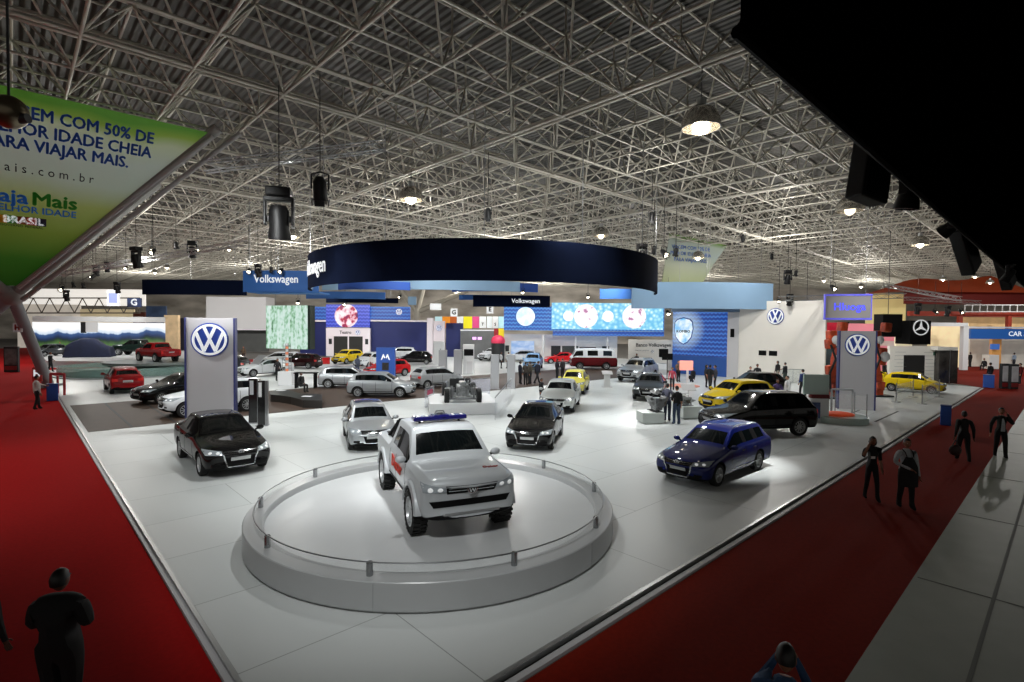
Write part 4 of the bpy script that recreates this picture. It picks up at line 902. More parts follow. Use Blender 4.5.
def wide(nt, vec, x, z):
    v_ = nt.nodes.new('ShaderNodeTexVoronoi'); v_.inputs['Scale'].default_value = 2.2; nt.links.new(vec, v_.inputs['Vector'])
    c = nramp(nt, v_.outputs['Distance'], [(.10, 'f2ffff'), (.3, 'a4e2f2'), (.7, '66bce6')]); out = c
    for cx, rad, a, b in ((-2.5, 1.38, 'ffffff', 'f6ecf2'), (3.1, 1.38, 'ffffff', 'f6ecf2'), (-4.55, .6, 'ffffff', 'ffffff'), (0.05, .65, 'ffffff', 'ffffff')):
        dx = nmath(nt, 'SUBTRACT', x, cx); d = nmath(nt, 'SQRT', nmath(nt, 'ADD', nmath(nt, 'MULTIPLY', dx, dx), nmath(nt, 'MULTIPLY', z, z)))
        mx = nt.nodes.new('ShaderNodeMix'); mx.data_type = 'RGBA'; nt.links.new(nmath(nt, 'LESS_THAN', d, rad), mx.inputs['Factor']); nt.links.new(out, mx.inputs['A'])
        nn = nramp(nt, nnoise(nt, vec, 2.2, 3), [(.35, a), (.60, b), (.68, 'b06a98' if rad > 1 else a)]); nt.links.new(nn, mx.inputs['B']); out = mx.outputs['Result']
    return out
wall('video_screen', 552, 663, 302.6, 330, YV-.4, screen('wide_screen', wide, 1.1), 'wide bright cyan video screen with two white circular pictures', 'screen', .3, False)
lob = wall('lobby_wall', 504, 617, 334, 366, 64.5, M_WALLW, 'white lobby wall below the blue video wall', 'wall panel', .3); d = dims(lob); sc_ = 64.5/F; mid = 560.5
for (x0_, x1_, y0_, y1_, m_, nm) in ((511, 534, 336.5, 349.5, screen('lobby_screen', lambda nt, v, x, z: nramp(nt, nnoise(nt, v, .9, 2, (1, 1, 2)), [(.4, '8fb4e6'), (.6, 'c6d8f4')]), .9), 'poster'), (505.3, 509, 341, 347, M_DARK, 'speaker'), (551, 560.5, 341, 352, M_DARK, 'display'), (562, 578, 341, 352, mat('lobby_dark', '39403c', .5, noise=.5, nscale=2), 'display'), (579.5, 596, 342, 352, mat('lobby_red', '3a1f20', .5, noise=.5, nscale=2), 'display'), (602, 609, 341, 350, M_DARK, 'display')):
    zc = PY(0, (y0_+y1_)/2, 64.3).z; plate(lob, (x1_-x0_)*sc_, (y1_-y0_)*sc_, m_, ((x0_+x1_)/2-mid)*sc_, zc-lob.location.z, nm)
for x_ in (543.5, 575.5, 607.5):
    p = PY(x_, 340, 62.3); o = MB().tube((0, 0, 0), (0, 0, 3.4), .09, 10).build('post', M_WHITE, None, (p.x, p.y, 0)); o.name = 'support_post'; tag(o, 'slim white post carrying the blue video wall', 'post', 'slim white posts')
bk = wall('bank_wall', 629, 672.5, 339.5, 372, 54, M_WALLW, 'white bank counter wall with dark lettering beside the emblem screen', 'wall panel', .3); d = dims(bk)
write(bk, 'Banco Volkswagen', .52, mat('lettering_dark', '23232c', .5), .25, d[2]/2-.55, .92, w=.006); roundel(.16, [M_DARK, M_SIGNW], bk, (.15, -.16, d[2]/2-1.2)); write(bk, 'Solucoes completas', .18, M_GREY, -.9, d[2]/2-1.1)
plate(bk, .95, .85, M_MATT, 1.3, d[2]/2-1.35, 'monitor')
def lean_wall(name, u, v0, v1, z0, z1, m, label, cat='wall panel', th=.3):
    a, b = S(u, v0), S(u, v1); L = (b-a).length; mb = MB(); mb.box((0, 0, 0), (L, th, z1-z0)); o = mb.build(name, m, None, (a+b)/2+Vector((0, 0, (z0+z1)/2)), (0, 0, math.atan2((b-a).y, (b-a).x))); tag(o, label, cat); return o
o = lean_wall('emblem_screen', 44.5, 21.7, 16.3, 1.75, 6.2, M_WAVE3, 'blue wavy screen with a glowing shield emblem', 'screen'); M_SHIELD = screen('shield', lambda nt, v, x, z: nramp(nt, nnoise(nt, v, 1.2, 4), [(.35, '57b6ee'), (.6, 'f2fbff')]), 1.05)
sh = MB(); poly = [(-.85, .8), (-.6, 1.05), (0, 1.2), (.6, 1.05), (.85, .8), (.92, .2), (.75, -.55), (.4, -1.0), (0, -1.2), (-.4, -1.0), (-.75, -.55), (-.92, .2)]
sh.prism(poly, 0, .06, 0, Matrix.Rotation(PI/2, 4, 'X')); s_ = sh.build('shield', [M_SHIELD], o, (-1.55, -.16, .1)); 
sh = MB(); sh.prism([(x*1.09, y*1.09) for x, y in poly], 0, .03, 0, Matrix.Rotation(PI/2, 4, 'X')); sh.build('shield_rim', M_BLUELOGO, o, (-1.55, -.155, .1)); tt = bold('KOMBO', .34, .01, sx=1.15); tt.build('lettering', M_DARK, o, (-1.55, -.24, .05))
lean_wall('partition_wall', 44.45, 21.7, 16.3, 0, 1.73, mat('plain_blue', '24529e', .6), 'plain blue partition below the shield emblem screen')
ww = lean_wall('partition_wall', 44.5, 15.3, 8.5, 0, 6.7, M_WALLW, 'big blank white wall with round emblem and two small monitors'); roundel(.68, [M_BLUELOGO, M_SIGNW], ww, (-.35, -.16, 2.05))
for i in (0, 1): plate(ww, .62 if i == 0 else .66, .42, M_MATT, -1.35+.86*i, -1.05, 'monitor')
gs = lean_wall('partition_wall', 44.45, 16.3, 15.3, 0, 6.5, M_LGREY, 'narrow grey return beside the big blank white wall'); plate(gs, .35, .75, M_MATT, -.05, .7, 'speaker')
# ---------------------------------------------------------------- tree patterned screen, white box wall behind, theatre side
def forest(nt, vec, x, z):
    n1 = nnoise(nt, vec, 3.2, 6, (1.4, 1, .9)); n2 = nnoise(nt, vec, 1.4, 3, (2.2, 1, .18)); s = nmath(nt, 'ADD', nmath(nt, 'MULTIPLY', n1, .6), nmath(nt, 'MULTIPLY', n2, .5))
    return nramp(nt, s, [(.36, '2f5a3c'), (.46, '8fc49a'), (.56, 'd4f3e4'), (.75, 'f2fffb')])
p0, p1 = PY(266.8, 326, 45.5), PY(307.8, 327, 44); d_ = p1-p0; tz = PY(287, 305.5, 44.7).z; bz = PY(287, 348.8, 44.7).z
o = thing('tree_screen', 'hanging white and green screen showing tree trunks', 'screen', (p0+p1)/2-Vector((0, 0, (p0+p1).z/2)), math.atan2(d_.y, d_.x)); MB().box((0, 0, (tz+bz)/2), (d_.length, .16, tz-bz)).build('display', screen('forest_screen', forest, .85), o)
MB().box((d_.length/2+.12, .28, (tz+bz)/2), (.24, .6, tz-bz)).build('side_frame', mat('side_frame_green', '1d2a20', .6), o); h_ = MB()
for x_ in (-1.3, 1.3): h_.tube((x_, .1, tz), (x_, .1, 14), .018, 5)
h_.build('hanger', M_STEEL, o)['kind'] = 'stuff'
wall('partition_wall', 206, 266, 296.5, 330, 82, mat('hall_white_block', 'd3d0d0', .7), 'large pale blank block above the dark recess behind the tall pylon', 'wall panel', 3., False)
wall('recess_wall', 232, 268, 330, 356, 83, mat('dark_recess', '4a4a48', .6, noise=.2, nscale=.6), 'dark grey recess under the pale blank block', 'wall panel', .3)
wall('partition_wall', 206, 268, 328.6, 330.3, 81.5, M_PINKW, 'white edge strip under the pale blank block', 'fascia', .3, False)
rp = quad('aisle_carpet', [G(234, 368), G(330, 364), G(330, 357.5), G(234, 360)], M_RED, .02, .02); tag(rp, 'red carpet strip between the parked cars and the navy partitions', 'carpet')
# ---------------------------------------------------------------- furniture of the stand
def totem(px, w, h, label, ang=0, wd=.16):
    t = thing('info_totem', label, 'totem', G(*px), R(ang)); MB().box((0, 0, h/2), (w, wd, h)).build('panel', mat('totem_black', '1a1a1b', .15, coat=.3), t); MB().box((w/2+.05, 0, h/2), (.10, wd+.06, h)).build('edge', M_STEEL, t)
    MB().box((-.05, -wd/2-.01, h*.80), (w*.42, .015, .62)).build('notice', M_WHITE, t); MB().box((.02, 0, .015), (w+.2, .4, .03)).build('foot', M_GREY, t); return t
totem((253.5, 423), .36, 1.98, 'black glass totem with white notice, first of two beside the white off-road car', 12); totem((262, 425.5), .30, 1.95, 'black glass totem with white notice, in front of the other beside the white off-road car', 12)
bp = [(269.6, 398), (278, 396), (292, 398), (304, 400), (315, 401.5), (322, 401.5), (322, 408.5), (303, 408.5), (292, 405), (280, 402.5), (270, 401)]
g0 = G(295, 402); bpm = MB(); bpm.prism([tuple((G(a, b, .0)-g0).xy) for a, b in [(269.6, 400), (276, 396.5), (289, 397), (300, 400.5), (322, 401.5), (322, 408.5), (303, 408), (291, 404.5), (280, 402.8), (271, 402)]], 0, .42); o = bpm.build('curved_bench', mat('bench_black', '17130f', .5), None, g0); tag(o, 'low black curved platform on the brown deck', 'platform')
for i, (a, b) in enumerate(((281, 397.5), (307, 404))): m = MB().box((0, 0, .43), (.5, .36, .01)).build('leaflet', M_WHITE, None, G(a, b)); tag(m, 'white leaflet at the %s of the low black curved platform' % ('far wide end' if i == 0 else 'squared end'), 'leaflet')
cn = thing('display_counter', 'white counter with a thin striped wire column on top', 'counter', G(287, 385)); MB().box((0, 0, .5), (1.0, .8, 1.0), 0, None, .03).build('counter', M_WHITE, cn); tw = MB()
for k in range(9): tw.lathe([(.36-.01*k, 1.2+.2*k), (.37-.01*k, 1.22+.2*k), (.35-.01*k, 1.22+.2*k)], 18, 0)
for a in range(4): tw.tube((.33*math.cos(a*PI/2), .33*math.sin(a*PI/2), 1), (.26*math.cos(a*PI/2), .26*math.sin(a*PI/2), 3.0), .015, 5)
tw.build('wire_cage', M_STEEL, cn); co = MB()
for k in range(10): co.tube((0, 0, 1.0+.2*k), (0, 0, 1.2+.2*k), .10, 10, k % 2)
co.build('core', [mat('core_orange', 'd8805a', .5, emit=.3), M_WHITE], cn)
bt = thing('bar_table', 'black high table beside the white counter', 'table', G(306, 388)); MB().box((0, 0, 1.05), (1.5, .6, .06)).build('tabletop', M_MATT, bt)
for x_ in (-.65, .65): MB().box((x_, 0, .52), (.08, .5, 1.04)).build('leg', M_MATT, bt)
pt = thing('phone_totem', 'royal blue totem with white winged mark and a phone picture', 'totem', G(386, 378.7), 0); hT = PY(386, 347.5, G(386, 378.7).y).z; wT = 18.5/F*G(386, 378.7).y
MB().box((0, 0, hT/2), (wT, .4, hT)).build('board', mat('totem_blue', '15489a', .4), pt); wm = MB()
for s in (-1, 1):
    M = Matrix.Translation((0, -.215, hT*.66)) @ Matrix.Rotation(PI/2, 4, 'X'); wm.prism([(s*.02, .08), (s*.14, .34), (s*.20, .34), (s*.38, -.14), (s*.26, -.10), (s*.18, .12), (s*.06, -.02)][::s], 0, .02, 0, M)
wm.build('wing_mark', M_SIGNW, pt); MB().box((0, -.21, hT*.40), (.55, .03, .62), 0, None, .01).box((-.02, -.235, hT*.42), (.30, .02, .34)).build('phone_picture', mat('phone_dark', '26221e', .3, noise=.6, nscale=5), pt)
for (x0_, x1_, y0_, yb, l) in ((439, 446.8, 350.5, 371, 'first from the blue phone totem'), (454, 462, 350, 374.5, 'second from the blue phone totem'), (490.6, 499, 354.5, 389, 'third from the blue phone totem'), (507, 515, 354.5, 388.5, 'fourth, beside the group of visitors')):
    b = G((x0_+x1_)/2, yb); w_ = (x1_-x0_)/F*b.y; h_ = PY(500, y0_, b.y).z; m = MB(); m.box((0, 0, h_/2), (w_, w_*.9, h_), 0, None, .03); m.box((0, 0, .01), (w_*1.15, w_*1.05, .02)); o = m.build('grey_post', mat('post_grey', '97989b', .4), None, (b.x, b.y, 0)); tag(o, 'square grey post, ' + l, 'post', 'square grey posts')
def kiosk(x0_, x1_, y0_, yb, label, scr=True):
    b = G((x0_+x1_)/2, yb); w_ = (x1_-x0_)/F*b.y; h_ = PY(500, y0_, b.y).z; t = thing('kiosk', label, 'kiosk', b); MB().box((0, 0, h_/2), (w_, .5, h_), 0, None, .04).build('cabinet', M_WHITE, t)
    if scr: MB().box((.02, -.26, h_*.73), (w_*.85, .03, h_*.22)).build('screen', M_MATT, t); MB().box((.12, -.26, h_*.22), (w_*.5, .03, h_*.42)).build('door', M_LGREY, t)
    else: MB().box((.2, -.27, h_*.55), (.12, .04, .7)).build('handset', M_GREY, t)
kiosk(463, 474, 344.5, 374, 'tall white kiosk with black screen beside a grey post'); kiosk(433.5, 444.5, 342, 364, 'tall white kiosk in front of the clock column', False)
kiosk(519, 524, 340, 361, 'slim white panel near the lobby poster', False)
lp = thing('lectern', 'slim white lectern on the floor in front of the vintage minibus', 'lectern', G(607, 387)); MB().box((0, 0, .5), (.42, .3, 1.0), 0, None, .02).build('column', M_WHITE, lp); MB().box((0, 0, 1.05), (.75, .5, .05), 0, Matrix.Translation((0, 0, 1.05)) @ Matrix.Rotation(R(25), 4, 'X') @ Matrix.Translation((0, 0, -1.05))).build('top', M_LGREY, lp); MB().box((0, 0, .015), (.7, .5, .03)).build('foot', M_LGREY, lp)
# cutaway chassis behind clear panels
ch = thing('chassis_display', 'cutaway rolling chassis with engine and four black tyres on a low white plinth', 'chassis', G(462, 408.5)+Vector((.59, .10, 0)), R(100)); ch.location.z = .30; ch.scale = (1.12,)*3
MB().box((0, .6, -.02), (3.5, 3.0, .50), 0, None, .02).build('plinth', M_WHITE, ch); fr = MB()
for y in (.25, .95): fr.path([(-1.7, y, .50), (-.7, y, .42), (.8, y, .42), (1.7, y, .52)], .05, 6)
for x_ in (-1.6, -.5, .5, 1.6): fr.tube((x_, .25, .45), (x_, .95, .45), .04, 6)
fr.build('frame', M_ALU, ch); ax_ = MB()
for x_ in (-1.25, 1.25): ax_.tube((x_, -.15, .38), (x_, 1.35, .38), .045, 8); ax_.tube((x_, .1, .4), (x_, .1, .95), .06, 8); ax_.tube((x_, 1.1, .4), (x_, 1.1, .95), .06, 8)
ax_.build('axle', M_STEEL, ch); eg = MB(); eg.box((-1.0, .6, .75), (.7, .55, .5), 0, None, .05); eg.box((-1.0, .6, 1.05), (.6, .3, .16), 0, None, .03); eg.tube((-1.4, .6, .7), (-1.34, .6, .7), .2, 16); eg.tube((-.6, .6, .62), (.9, .6, .5), .08, 10); eg.lathe([(.0, -.1), (.2, -.1), (.2, .1), (0, .1)], 14, 0, Matrix.Translation((-.4, .6, .62)) @ Matrix.Rotation(PI/2, 4, 'Y'))
for i in range(5): eg.tube((-1.25+.12*i, .35, .95), (-1.25+.12*i, .15, .6), .035, 6)
eg.build('engine', mat('engine_metal', '8d8f90', .35, .8, noise=.4, nscale=9), ch); tm_, rm_2 = wheel_meshes(.36, .22)
for x_ in (-1.25, 1.25):
    for y in (-.12, 1.32): w_ = link('wheel', tm_, ch, (x_, y, .48), (0, 0, 0 if y < 0 else PI)); link('rim', rm_2, w_)
cl2 = MB()
for sy in (-1, 1):
    for x_ in (-1.25, 1.25):
        y0_ = .6+sy*.55; cl2.tube((x_, y0_, .36), (x_*.9, .6+sy*.2, .42), .035, 6); cl2.tube((x_+.15, y0_, .58), (x_*.8, .6+sy*.25, .62), .03, 6)
        for q in range(6): cl2.lathe([(.09, 0), (.11, .02), (.09, .04)], 10, 0, Matrix.Translation((x_, .6+sy*.46, .52+.065*q)))
    cl2.path([(-.7, .6+sy*.3, .35), (.2, .6+sy*.5, .33), (1.6, .6+sy*.45, .36)], .045, 7); cl2.box((-.35, .6+sy*.62, .62), (.35, .3, .28), 0, None, .04)
cl2.tube((1.45, .25, .42), (1.45, .95, .42), .12, 12); cl2.box((1.5, .6, .75), (.10, .9, .36), 0, None, .03); cl2.tube((-.3, .3, .8), (-.55, .3, 1.12), .02, 6); cl2.lathe([(.17, -.015), (.19, 0), (.17, .015), (.155, 0), (.17, -.015)], 18, 0, Matrix.Translation((-.57, .3, 1.14)) @ Matrix.Rotation(R(-60), 4, 'Y'))
cl2.build('running_gear', M_ALU, ch)
seat = MB(); seat.box((.2, .6, .55), (.5, 1.0, .12), 0, None, .04); seat.box((.45, .6, .85), (.12, 1.0, .55), 0, None, .04); seat.build('seat', M_DARK, ch)
cpn = G(520, 402)
for i, (a, b, l) in enumerate((((495, 420), (511, 394.5), 'long clear barrier panel on the black sedan side of the chassis'), ((425, 408), (434, 404.5), 'small clear panel with red print at the hatchback end of the chassis'), ((444, 398), (490, 394), 'clear barrier panel behind the cutaway chassis'))):
    p, q = G(*a), G(*b); d_ = q-p; m = MB(); m.box((0, 0, .52), (d_.length, .03, 1.04)); o = m.build('clear_barrier', mat('acrylic', 'dfe4f4', .05, alpha=.25, spec=.7), None, (p+q)/2, (0, 0, math.atan2(d_.y, d_.x))); tag(o, l, 'barrier'); MB().box((0, 0, 1.05), (d_.length, .05, .03)).build('rail', M_STEEL, o)
    if i == 1: MB().box((0, -.025, .78), (d_.length*.6, .01, .25)).build('print', mat('red_print', 'b03a5a', .5), o)
# engine plinths
def engine(loc, rz, label, s=1.):
    t = thing('engine', label, 'engine', loc, rz); m = MB(); m.box((0, 0, .42), (.62, .48, .42), 0, None, .05); m.box((0, -.13, .70), (.56, .16, .18), 0, Matrix.Rotation(R(20), 4, 'X'), .03); m.box((0, .13, .70), (.56, .16, .18), 0, Matrix.Rotation(R(-20), 4, 'X'), .03); m.box((0, 0, .16), (.5, .34, .16), 0, None, .03); m.build('block', mat('engine_metal', '8d8f90', .35, .8, noise=.4, nscale=9), t)
    p = MB()
    for y, z, r in ((0, .36, .14), (.17, .58, .08), (-.17, .56, .09), (.05, .62, .05)): p.lathe([(0, -.03), (r, -.03), (r*.85, 0), (r, .03), (0, .03)], 18, 0, Matrix.Translation((-.36, y, z)) @ Matrix.Rotation(PI/2, 4, 'Y'))
    p.build('pulley', M_STEEL, t); h = MB()
    for i in range(4): h.path([(-.2+.13*i, -.24, .62), (-.2+.13*i, -.36, .55), (-.1+.08*i, -.36, .30), (.3, -.32, .2)], .032, 7)
    h.build('exhaust_header', mat('header_metal', '6d6259', .4, .8), t); i_ = MB()
    for i in range(4): i_.path([(-.2+.13*i, .1, .80), (-.2+.13*i, .0, .92), (-.2+.13*i, -.12, .84)], .035, 7)
    i_.tube((-.28, .16, .90), (.28, .16, .90), .07, 10); i_.build('intake', M_ALU, t); g = MB(); g.tube((.31, 0, .4), (.75, 0, .36), .2, 16, 0, .11); g.tube((.75, 0, .36), (.95, 0, .36), .05, 8); g.build('gearbox', M_ALU, t); st_ = MB()
    for x_ in (-.2, .55): st_.tube((x_, 0, 0), (x_, 0, .26), .03, 8)
    st_.box((.15, 0, .01), (1.0, .4, .02)); st_.build('stand', M_DARK, t); t.scale = (s,)*3; return t
def plinth(pl, pr, yb, ytop, dep, label, rz=0):
    b = G((pl+pr)/2, yb); w_ = (pr-pl)/F*b.y*.86; h_ = max(.4, PY(600, ytop, b.y).z); m = MB(); m.box((0, dep/2, h_/2+.03), (w_, dep, h_-.06), 0, None, .02); m.box((0, dep/2, .02), (w_-.16, dep-.16, .04)); o = m.build('display_plinth', mat('plinth_white', 'cfd6d2', .4), None, b, (0, 0, rz)); tag(o, label, 'plinth'); return o, b, h_
o, b, h_ = plinth(640.5, 667, 424.5, 412.5, .9, 'white display plinth carrying a bare engine', R(6)); engine(b+Vector((.25, .45, h_)), R(100), 'bare metal engine on the plinth beside two standing men', 1.0)
o, b, h_ = plinth(681, 705, 419.5, 406, .9, 'white display plinth behind the two standing men', R(8)); engine(b+Vector((-.25, .4, h_)), R(20), 'smaller bare engine at the edge of the second white plinth', .62)
rs = thing('reading_stand', 'chrome stand with slanted card beside the second plinth', 'stand', G(688, 407)); MB().tube((0, 0, 0), (0, 0, 1.05), .025, 8).build('post', M_STEEL, rs); MB().box((0, 0, 1.1), (.75, .5, .03), 0, Matrix.Translation((0, 0, 1.1)) @ Matrix.Rotation(R(35), 4, 'X') @ Matrix.Translation((0, 0, -1.1))).build('card', M_LGREY, rs); MB().lathe([(0, 0), (.25, 0), (.24, .02), (0, .03)], 16).build('foot', M_STEEL, rs)
pk = thing('pink_counter', 'pink glowing sign panel on a white stand before the blue wall', 'sign', G(686, 384)); MB().box((0, 0, 1.45), (1.05, .12, .75), 0, None, .05).build('panel', mat('pink_panel', 'ec9c8c', .5, emit=.7), pk); MB().box((.1, 0, .55), (.14, .12, 1.1)).build('post', M_WHITE, pk); MB().box((0, 0, .02), (.9, .6, .04)).build('foot', M_WHITE, pk)
pk = tag(MB().lathe([(0, 0), (1.2, 0), (1.2, .05), (0, .05)], 30).build('round_mat', mat('pink_mat', 'd8907c', .7), None, G(683, 386)), 'flat pink round mat below the pink sign', 'mat')
wt_ = tag(MB().box((0, 0, .5), (2.6, 1.4, 1.0), 0, None, .03).build('bank_counter', M_WHITE, None, G(651, 374)), 'long white counter in front of the bank wall', 'counter')
wl = thing('wall_monitor', 'black monitor standing at the end of the bank wall', 'monitor', G(667, 379)); MB().tube((0, 0, 0), (0, 0, 1.8), .04, 8).build('stand', M_DARK, wl); MB().box((0, 0, 1.9), (.9, .06, .55)).build('display', M_MATT, wl); MB().box((0, 0, .02), (.6, .5, .04)).build('foot', M_DARK, wl)
# reception on the white wall side
rc_ = thing('reception_counter', 'pale glass-fronted counter with dark red strip beyond the black off-road car', 'counter', G(815, 421), R(-6)); w_ = 24/F*G(815, 421).y
MB().box((0, 0, 1.75), (w_, .14, .95), 0, None, .02).build('front_panel', M_GREENG, rc_); MB().box((.15, 0, 1.18), (w_*.72, .3, .20)).build('red_strip', mat('dark_red_plastic', '6a1016', .4), rc_); MB().box((.1, 0, .55), (w_*.7, .5, 1.1)).build('cabinet', M_WHITE, rc_); MB().box((-.15, -.27, .55), (.5, .03, .75)).build('poster', mat('reception_poster', '3e4d78', .5, noise=.6, nscale=5), rc_)
ld = thing('round_display_base', 'low curved grey base with orange cushion and glass rail beside the pylon', 'platform', G(840, 421)); MB().lathe([(0, .28), (1.12, .28), (1.16, .24), (1.16, 0)], 36).build('base', M_GREENG, ld); m = MB(); m.sphere((-.1, .1, .32), (.8, .6, .12), 20, 8); m.build('cushion', mat('orange_cushion', 'd8502a', .6, emit=.15), ld); m = MB()
for a in (-20, 25, 70, 115): p = Vector((1.08*math.cos(R(a)), 1.08*math.sin(R(a)), .25)); m.tube(p, p+Vector((0, 0, 1.1)), .022, 8)
m.build('post', M_STEEL, ld)['kind'] = 'stuff'; MB().lathe([(1.08, .35), (1.08, 1.2)], 24, 0, None, True, R(-20), R(115)).build('glass', M_GLASSP, ld)
gr = thing('gate_frame', 'grey square arch rail beside the orange cushion base', 'rail', G(843, 416)); MB().path([(-.6, 0, 0), (-.6, 0, 1.35), (.45, 0, 1.35), (.45, 0, 0)], .05, 8).build('frame', M_GREY, gr)
hb = thing('glass_counter', 'glass counter with thin rails in front of the big white wall', 'counter', G(799, 383)); MB().box((0, 0, .55), (3.0, .05, 1.0)).build('glass', M_GLASSP, hb); m = MB(); m.tube((-1.5, 0, 1.1), (1.5, 0, 1.1), .03, 8)
for x_ in (-1.5, -.5, .5, 1.5): m.tube((x_, 0, 0), (x_, 0, 1.1), .025, 8)
m.build('rail', M_STEEL, hb)
for i, (x_, y_, l) in enumerate(((833, 398, 'beside the blank white wall'), (877, 396, 'beyond the grey pylon'))):
    ot = thing('orange_machine', 'tall orange machine column ' + l, 'machine', G(x_, y_)); m = MB(); k = 0
    for zz in np.arange(.15, 5.0 if i else 4.6, .55): m.box((.06*math.sin(zz*2.1), 0, zz), (.5, .5, .6), 0, Matrix.Rotation(.12*math.sin(zz*3), 4, 'Y'), .08)
    m.build('tower', mat('machine_orange', 'b8441c', .5, noise=.5, nscale=3), ot); m = MB(); m.sphere((.25, -.3, 2.6), (.3, .2, .34), 14, 8); m.sphere((-.1, -.3, 3.7), (.24, .2, .28), 14, 8); m.build('guard', M_WHITE, ot); m = MB(); m.path([(-.35, -.3, .4), (-.45, -.35, 1.6), (-.1, -.35, 2.5), (-.4, -.3, 3.4)], .07, 8); m.build('hose', M_DARK, ot); MB().box((0, 0, .05), (1.4, 1.2, .1)).build('base', M_DARK, ot)
# blue bins, red chair frame
def bin_(px, py, y0, label):
    b = G(px, py, -.08 if px < 80 or px > 935 else 0); w_ = (10.0 if px > 900 else 10.5)/F*b.y*.86; h_ = PY(px, y0, b.y).z+.08; t = thing('waste_bin', label, 'bin', b, math.atan2(-b.x, b.y)); m = MB(); m.box((0, 0, h_/2), (w_, w_*.9, h_), 0, None, .03); m.build('body', mat('bin_blue', '1d4a9c', .45), t); MB().box((0, 0, h_), (w_*1.04, w_*.94, .06), 0, None, .02).build('lid', mat('bin_blue_dark', '173a7c', .4), t)
bin_(52.5, 400.5, 384, 'blue waste bin beside the man in a white shirt'); bin_(945.5, 425, 405.5, 'blue waste bin at the edge of the dark red carpet near the walking staff'); bin_(988.5, 387.5, 375, 'blue waste bin under the man on the far crossing')
cf = thing('tube_barrier', 'red tubular metal frame behind the blue waste bin', 'frame', G(52, 397, -.08)); MB().path([(-.5, .5, 0), (-.5, .5, 1.35), (.5, .3, 1.35), (.5, .3, 0)], .07, 8).path([(-.5, 1.0, 0), (-.5, 1.0, 1.2), (-.5, .5, 1.35)], .06, 8).build('tube', mat('tube_red', 'a01820', .4), cf)
# ---------------------------------------------------------------- column tree and banner on the carpet side
T1 = G(218, 130, ZL-.1); SB = 15.0; T2 = T1-U*SB; NN = T1-U*(SB/2)+V*(SB/2); NN.z = 5.7
col_ = thing('roof_column', 'grey tubular roof column spreading upward from a joint above the red carpet', 'column', (NN.x, NN.y, -.08)); o_ = Vector((NN.x, NN.y, -.08)); m = MB()
n0 = NN-o_; tops = [T1, T2, T1+V*SB, T2+V*SB]
for tp in tops: 
    q = MB(); q.tube(n0, tp-o_+Vector((0, 0, .1)), .26, 14); q.build('strut', mat('column_grey', '8b8b88', .8, spec=.2), col_)
    dlt = (Vector((0, 0, 5.6))-n0)
q = MB(); q.tube(n0+Vector((.7, -.2, -.2)), T1-o_+Vector((.9, .4, 0)), .12, 10); q.build('service_pipe', mat('pipe_grey', '9a9a98', .8, spec=.2), col_)
MB().sphere(n0, .5, 16, 10).build('joint', mat('column_grey', '8b8b88', .8, spec=.2), col_)
bl = G(49.5, 387, -.08)-o_
for k, p in enumerate((bl, Vector((-bl.x*.0-7.2, .5, 0)), Vector((.3, -7.4, 0)))): 
    if k == 2: continue
    q = MB(); q.tube(p, n0, .31, 14, 0, .27); q.box((p.x, p.y, .1), (1.2, 1.2, .2)); lg = q.build('leg', mat('leg_grey', '85878a', .8, spec=.2), col_)
sgn = MB(); pp = bl.lerp(n0, .19); sgn.box((0, -.5, 0), (.62, .05, .9)); so = sgn.build('letter_plate', mat('plate_red', 'b0261e', .5), col_, tuple(pp)); tt = bold('H', .6, .03); tt.build('lettering', M_SIGNW, so, (0, -.54, .05)); pp = bl.lerp(n0, .72); sgn = MB(); sgn.box((0, -.45, 0), (.5, .05, .5)); so = sgn.build('letter_plate', M_LGREY, col_, tuple(pp)); bold('H', .4, .02).build('lettering', mat('plate_red', 'b0261e', .5), so, (0, -.49, 0))
# banner: inverted triangle between two struts
def banner_mat():
    def f():
        m = bpy.data.materials.new('banner_print'); m.use_nodes = True; nt = m.node_tree; b = nt.nodes['Principled BSDF']; tc = nt.nodes.new('ShaderNodeTexCoord'); s = nt.nodes.new('ShaderNodeSeparateXYZ'); nt.links.new(tc.outputs['Object'], s.inputs[0])
        n = nnoise(nt, tc.outputs['Object'], .16, 2); zz = nmath(nt, 'ADD', nmath(nt, 'DIVIDE', s.outputs[2], 10.5), nmath(nt, 'MULTIPLY', nmath(nt, 'SUBTRACT', n, .5), .22))
        c = nramp(nt, zz, [(.0, '0c4a0e'), (.22, '2f6a1c'), (.40, '6f8a34'), (.56, '93a45c'), (.68, 'a4b4a4'), (.82, 'a9b7ac'), (.90, 'aebb9c'), (.95, '7f9e3c'), (1, '4f8a2a')]); nt.links.new(c, b.inputs['Base Color']); b.inputs['Roughness'].default_value = .6
        nt.links.new(c, b.inputs['Emission Color']); b.inputs['Emission Strength'].default_value = .20; return m  # print glows faintly, standing in for light falling on the cloth
    return f()
ax, az = -U, None
bo = thing('hanging_banner', 'big green and white triangular advertising banner hung between two struts', 'banner', tuple(NN), AU); L0 = Matrix.Translation(NN) @ Matrix.Rotation(AU, 4, 'Z'); Li = L0.inverted(); t1, t2 = Li @ T1, Li @ T2
ez = ((t1+t2)/2).normalized(); HB = ((t1+t2)/2).length; tilt = math.atan2(ez.y, ez.z)                 # banner plane: x along u, up along ez
face = thing('x', None, None) if False else None
Mb = Matrix.Rotation(-tilt, 4, 'X'); a = .93; b0 = .06
clo = MB(); hw = SB/2; clo.prism([(-hw*.03, HB*b0), (hw*.03, HB*b0), (hw*.995, HB*.975), (-hw*.995, HB*.975)], -.02, .02, 0, Matrix.Rotation(PI/2, 4, 'X')); cl_ = clo.build('cloth', banner_mat(), bo, (0, -.10, 0), Mb.to_euler())
